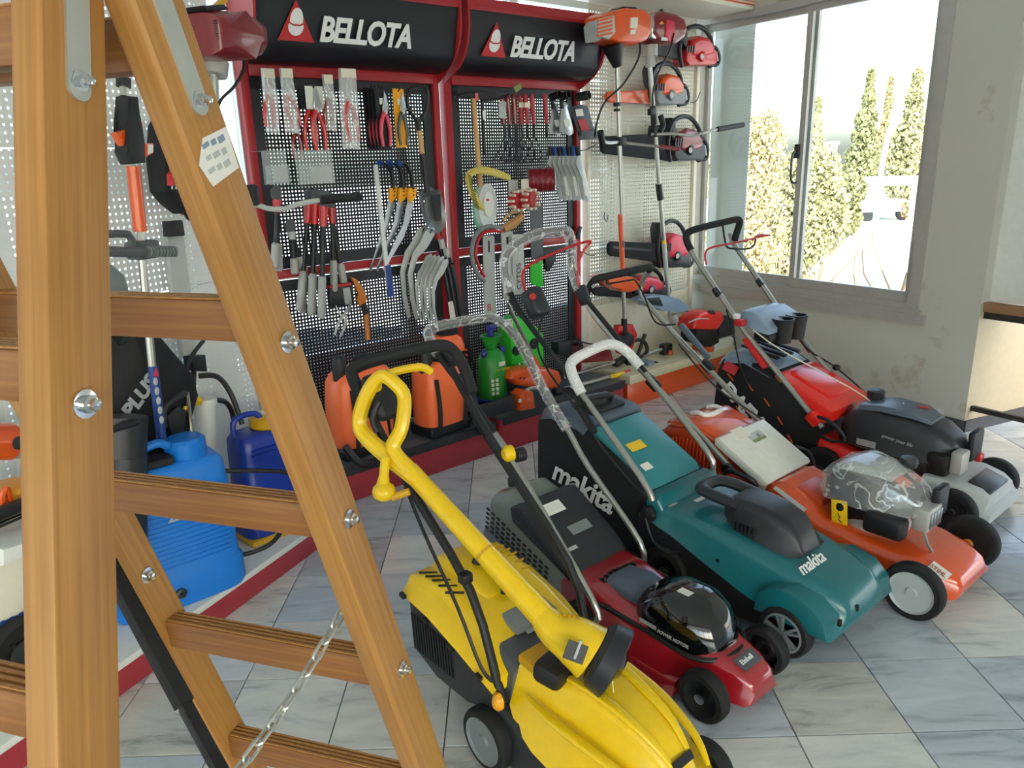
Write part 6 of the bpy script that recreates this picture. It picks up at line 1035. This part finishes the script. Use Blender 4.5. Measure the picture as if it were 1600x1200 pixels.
B().tube([L(262, 200, .06), L(264, 240, .07), L(268, 268, .07)], .006, 8, 3).obj('red_cable', 'red', t); flat(L, [(264, 272), (271, 264), (278, 278), (281, 288), (265, 290)], .03, 'red', 'plug', t, .07, .005)
for x in (269, 275): B().tube([L(x, 289, .07), L(x, 296, .07)], .003, 5).obj('plug_pin', 'chrome', t)
flat(L, [(258, 346), (280, 344), (284, 368), (260, 370)], .04, 'black_plastic', 'bar_mount', t, 0, .006)
t, L = gthing('hedge_trimmer', 'hedge trimmer with long white blade sheath hung tip down', 'hedge trimmer', 282, 460, .09); flat(L, [(258, 370), (284, 368), (298, 470), (304, 555), (284, 556), (268, 470)], .02, 'light_grey', 'blade_sheath', t, 0, .004); flat(L, [(292, 556), (314, 554), (317, 580), (296, 579)], .05, 'black_plastic', 'sheath_end', t, 0, .004); B().tube([L(303, 578), L(302, 612)], .01, 8).obj('stem', 'dark_steel', t); B().tube([L(318, 532), L(300, 556, .02), L(288, 588, .03), L(284, 600, .02)], .008, 8, 3).obj('hose', 'black_plastic', t)
def gshelf(name, label, cat, px, d, zs, group=None, py=700):
    s, z = G(px, py, d); t = thing(name, label, cat, gp(s, d, zs), RZG, group)
    def L(x, y, dd=0.):
        s2, z2 = G(x, y, d + dd); return Vector((s2 - s, -dd, z2 - zs))
    return t, L
ZG = .117
t, L = gshelf('leaf_bag', 'big black leaf vacuum bag with partly hidden white lettering', 'bag', 235, .13, ZG, py=620)
rs = []
for f, x0, x1, th in ((0, 172, 262, .07), (.2, 168, 290, .09), (.45, 166, 306, .10), (.65, 166, 296, .095), (.85, 168, 262, .08), (1, 176, 236, .05)):
    y = 735 - 210 * f; a, b_ = L(x0, y), L(x1, y); n = 22; c = (a + b_) / 2; hw = (b_.x - a.x) / 2
    rs.append([(c.x + hw * math.cos(q), th * math.sin(q) * (1 + .15 * math.sin(5 * q + 6 * f)), c.z + (.02 * math.sin(4 * q + 9 * f))) for q in (2 * math.pi * k / n for k in range(n))])
B().rings(rs).obj('fabric', 'bag_fabric', t)
text('lettering', 'PLUS', .075, 'light_grey', t, L(205, 655, .118), (.8, 0, .6), (-.6, 0, .8), .0012, 0, .003)
t, L = gshelf('leaf_blower_tube', 'black leaf vacuum tube standing beside the blue sprayer', 'tube', 195, .3, ZG, py=660); B().tube([L(190, 712, .0), L(192, 650, .0)], .075, 18).obj('tube', 'dark_plastic', t); B().tube([L(172, 672, .08), L(214, 660, .08)], .012, 8).obj('clip', 'black_plastic', t); B().tube([L(195, 712), L(194, 860)], .07, 14).obj('lower_tube', 'dark_plastic', t)
def canister(lab, s0, w_, dp_, h, d, zs, yaw, m):
    t = thing('knapsack_sprayer', lab, 'sprayer', gp(s0, d, zs), RZW + yaw, 'blue knapsack sprayers')
    rs = []; n = 28
    for z, a, b in ((0, .47, .47), (.02, .5, .5), (h * .2, .5, .5), (h * .22, .475, .475), (h * .75, .465, .455), (h * .88, .455, .44), (h * .92, .42, .38), (h * .935, .34, .3)):
        rs.append([(w_ * a * math.copysign(abs(math.cos(q)) ** .4, math.cos(q)), dp_ * b * math.copysign(abs(math.sin(q)) ** .4, math.sin(q)), z) for q in (2 * math.pi * k / n for k in range(n))])
    B().rings(rs).obj('tank', m, t); return t
t = canister('bright blue knapsack sprayer with ribbed sides, nearest the ladder', .41, .46, .20, .56, .285, ZG, .0, 'blue')
for k in range(16): B().box((0, -.0955, .16 + .0175 * k), (.36, .004, .007), bev=.001).obj('rib', 'blue', t)
B().lathe([(.066, .50), (.07, .53), (.07, .575), (.058, .585), (.001, .588)], (.10, .0, 0), (0, 0, 1), 26).obj('lid', 'blue', t); B().lathe([(.05, .47), (.055, .5), (.055, .545), (.045, .55), (.001, .55)], (-.18, -.02, 0), (0, 0, 1), 22).obj('collar', 'blue', t); B().tube([(-.18, -.02, .54), (-.18, -.02, .66)], .04, 16).obj('inlet_tube', 'soft_black', t)
B().tube([(-.10, -.05, .51), (-.09, -.06, .575), (-.01, -.06, .605), (.03, -.05, .585)], .015, 8, 4).obj('carry_handle', 'blue', t); B().box((-.02, -.03, .535), (.12, .09, .03), bev=.01).obj('strap_pad', 'soft_black', t)
for x, z in ((-.10, .06), (-.02, .06)): B().lathe([(.018, 0), (.018, .012), (.008, .016), (.008, .03), (.001, .03)], (x, -.1, z), (0, -1, 0), 14).obj('valve', 'dark_plastic', t)
text('lettering', 'ZE', .05, 'light_grey', t, (-.02, -.1, .33), (1, 0, 0), (0, 0, 1), .0008, 0, .001); B().box((.195, -.03, .09), (.03, .05, .05), bev=.008).obj('hose_socket', 'blue', t)
B().tube([(.205, -.03, .09), (.26, -.07, .10), (.34, -.08, .12), (.44, -.02, .17), (.50, .0, .24), (.46, -.02, .34), (.36, -.02, .385), (.22, .0, .42)], .009, 8, 5).obj('hose', 'black_plastic', t)
t = canister('dark blue knapsack sprayer with yellow lid and base, behind the bright one', .985, .36, .19, .49, .27, ZG, .1, 'navy')
B().box((0, 0, .012), (.37, .21, .024), bev=.008).obj('base', 'yellow_dark', t); B().lathe([(.06, .45), (.075, .465), (.075, .50), (.06, .51), (.001, .512)], (-.0, 0, 0), (0, 0, 1), 24).obj('lid', 'yellow_dark', t); B().lathe([(.04, .511), (.04, .515), (.001, .516)], (.02, 0, 0), (0, 0, 1), 16).obj('lid_label', 'paper', t); B().tube([(-.16, -.02, .46), (-.15, -.02, .525), (-.06, -.02, .53), (-.03, -.02, .47)], .012, 8, 4).obj('carry_handle', 'navy', t)
B().tube([(-.12, -.02, .50), (-.13, .02, .62), (-.17, .03, .70), (-.24, .03, .72)], .011, 8, 5).obj('hose', 'black_plastic', t)
for z in (.40, .38): B().box((-.06, -.093, z), (.14, .006, .008)).obj('ridge', 'navy', t)
t, L = gshelf('spray_bottle', 'white cylinder sprayer pump with yellow valve above the blue sprayers', 'pump', 321, .10, ZG, py=640); B().tube([L(322, 700), L(320, 628)], .04, 18).obj('cylinder', 'white_plastic', t); B().tube([L(321, 632), L(320, 622)], .046, 18).obj('cap', 'white_plastic', t); B().tube([L(296, 626, .02), L(312, 627, .02)], .018, 10).obj('valve', 'yellow', t); B().tube([L(322, 700), L(330, 860)], .03, 12).obj('pump_rod', 'white_plastic', t); B().tube([L(336, 625), L(352, 628), L(362, 642), L(366, 662)], .011, 8, 5).obj('hose', 'black_plastic', t)
t, L = gshelf('spray_lance', 'chrome spray lance with black trigger and yellow lever', 'lance', 280, .24, ZG, py=660); B().tube([L(256, 668), L(256, 640), L(268, 626), L(290, 614)], .012, 8, 4).obj('trigger_guard', 'dark_plastic', t); B().tube([L(291, 612), L(300, 690)], .0105, 10).obj('lance', 'chrome', t); B().tube([L(290, 635), L(284, 655), L(276, 668)], .006, 8, 3).obj('lever', 'yellow', t); flat(L, [(254, 650), (272, 634), (286, 640), (282, 676), (262, 680)], .04, 'black_plastic', 'grip', t, -.01, .006); B().tube([L(299, 690), L(302, 860)], .011, 8).obj('lower_lance', 'dark_steel', t)
# far left, seen between the ladder rails
t, L = gshelf('pressure_washer', 'white wheeled machine with printed symbols at the left picture edge', 'machine', 25, .30, ZG, py=950)
flat(L, [(-60, 850), (60, 812), (62, 985), (-60, 1060)], .3, 'cream', 'body', t, 0, .02); flat(L, [(-60, 842), (60, 806), (60, 822), (-60, 868)], .34, 'white_paint', 'top', t, 0, .01)
for k in range(4): B().lathe([(.014, 0), (.014, .002), (.001, .003)], L(4 + 15 * k, 978 - 7 * k, .156), (0, -1, 0), 14).obj('symbol', 'blue_tip', t)
text('lettering', 'X CE', .035, 'dark_label', t, L(14, 995, .156), (.93, 0, .35), (-.3, 0, .95), .0006)
B().lathe([(.035, -.03), (.10, -.03), (.10, .03), (.035, .03)], L(36, 1022, .18), (0, -1, 0), 24).obj('wheel', 'rubber', t); B().lathe([(.001, 0), (.04, 0), (.04, .01), (.001, .02)], L(36, 1022, .21), (0, -1, 0), 18).obj('hub', 'dark_steel', t)
for k in range(5): B().bar(L(36, 1022, .212), L(36 + 24 * math.cos(k * 1.257), 1022 + 24 * math.sin(k * 1.257), .212), .01, .014, (0, 1, 0)).obj('spoke', 'black_plastic', t)
t, L = gshelf('storage_bin', 'clear plastic box with lid on the shelf behind the ladder post', 'box', 20, .26, .513, py=850); flat(L, [(-40, 800), (44, 772), (46, 838), (-40, 868)], .16, 'clear_box', 'box', t, 0, .01); flat(L, [(-40, 798), (46, 770), (46, 776), (-40, 806)], .18, 'milk_clear', 'lid', t, 0, .004)
t, L = gshelf('paint_roller', 'orange cylinder with steel end cap at the left edge', 'cylinder', 12, .2, .7, py=690); B().tube([L(-40, 690), L(16, 690)], .055, 20).obj('body', 'orange', t); B().tube([L(14, 690), L(36, 690)], .052, 20).obj('cap', 'zinc', t); B().lathe([(.02, 0), (.02, .006), (.001, .007)], L(28, 692, .05), (0, -1, 0), 12).obj('screw', 'dark_steel', t)
t, L = gshelf('tool_case', 'amber plastic case with looped handle left of the ladder post', 'case', 25, .24, .55, py=765); flat(L, [(-40, 770), (46, 748), (48, 785), (-40, 805)], .14, 'amber', 'body', t, 0, .012); B().tube([L(6, 795, .08), L(4, 775, .09), L(12, 765, .09), L(20, 800, .08)], .008, 8, 4).obj('handle', 'orange', t)
t, L = gthing('black_bar', 'two black metal bars crossing at the left picture edge', 'bar', 20, 800, .36); B().bar(L(-40, 818), L(60, 778), .03, .03, (0, 0, 1), .003).obj('bar', 'black_plastic', t); B().bar(L(-40, 836), L(60, 794), .02, .014, (0, 0, 1), .003).obj('bar', 'gloss_black', t)
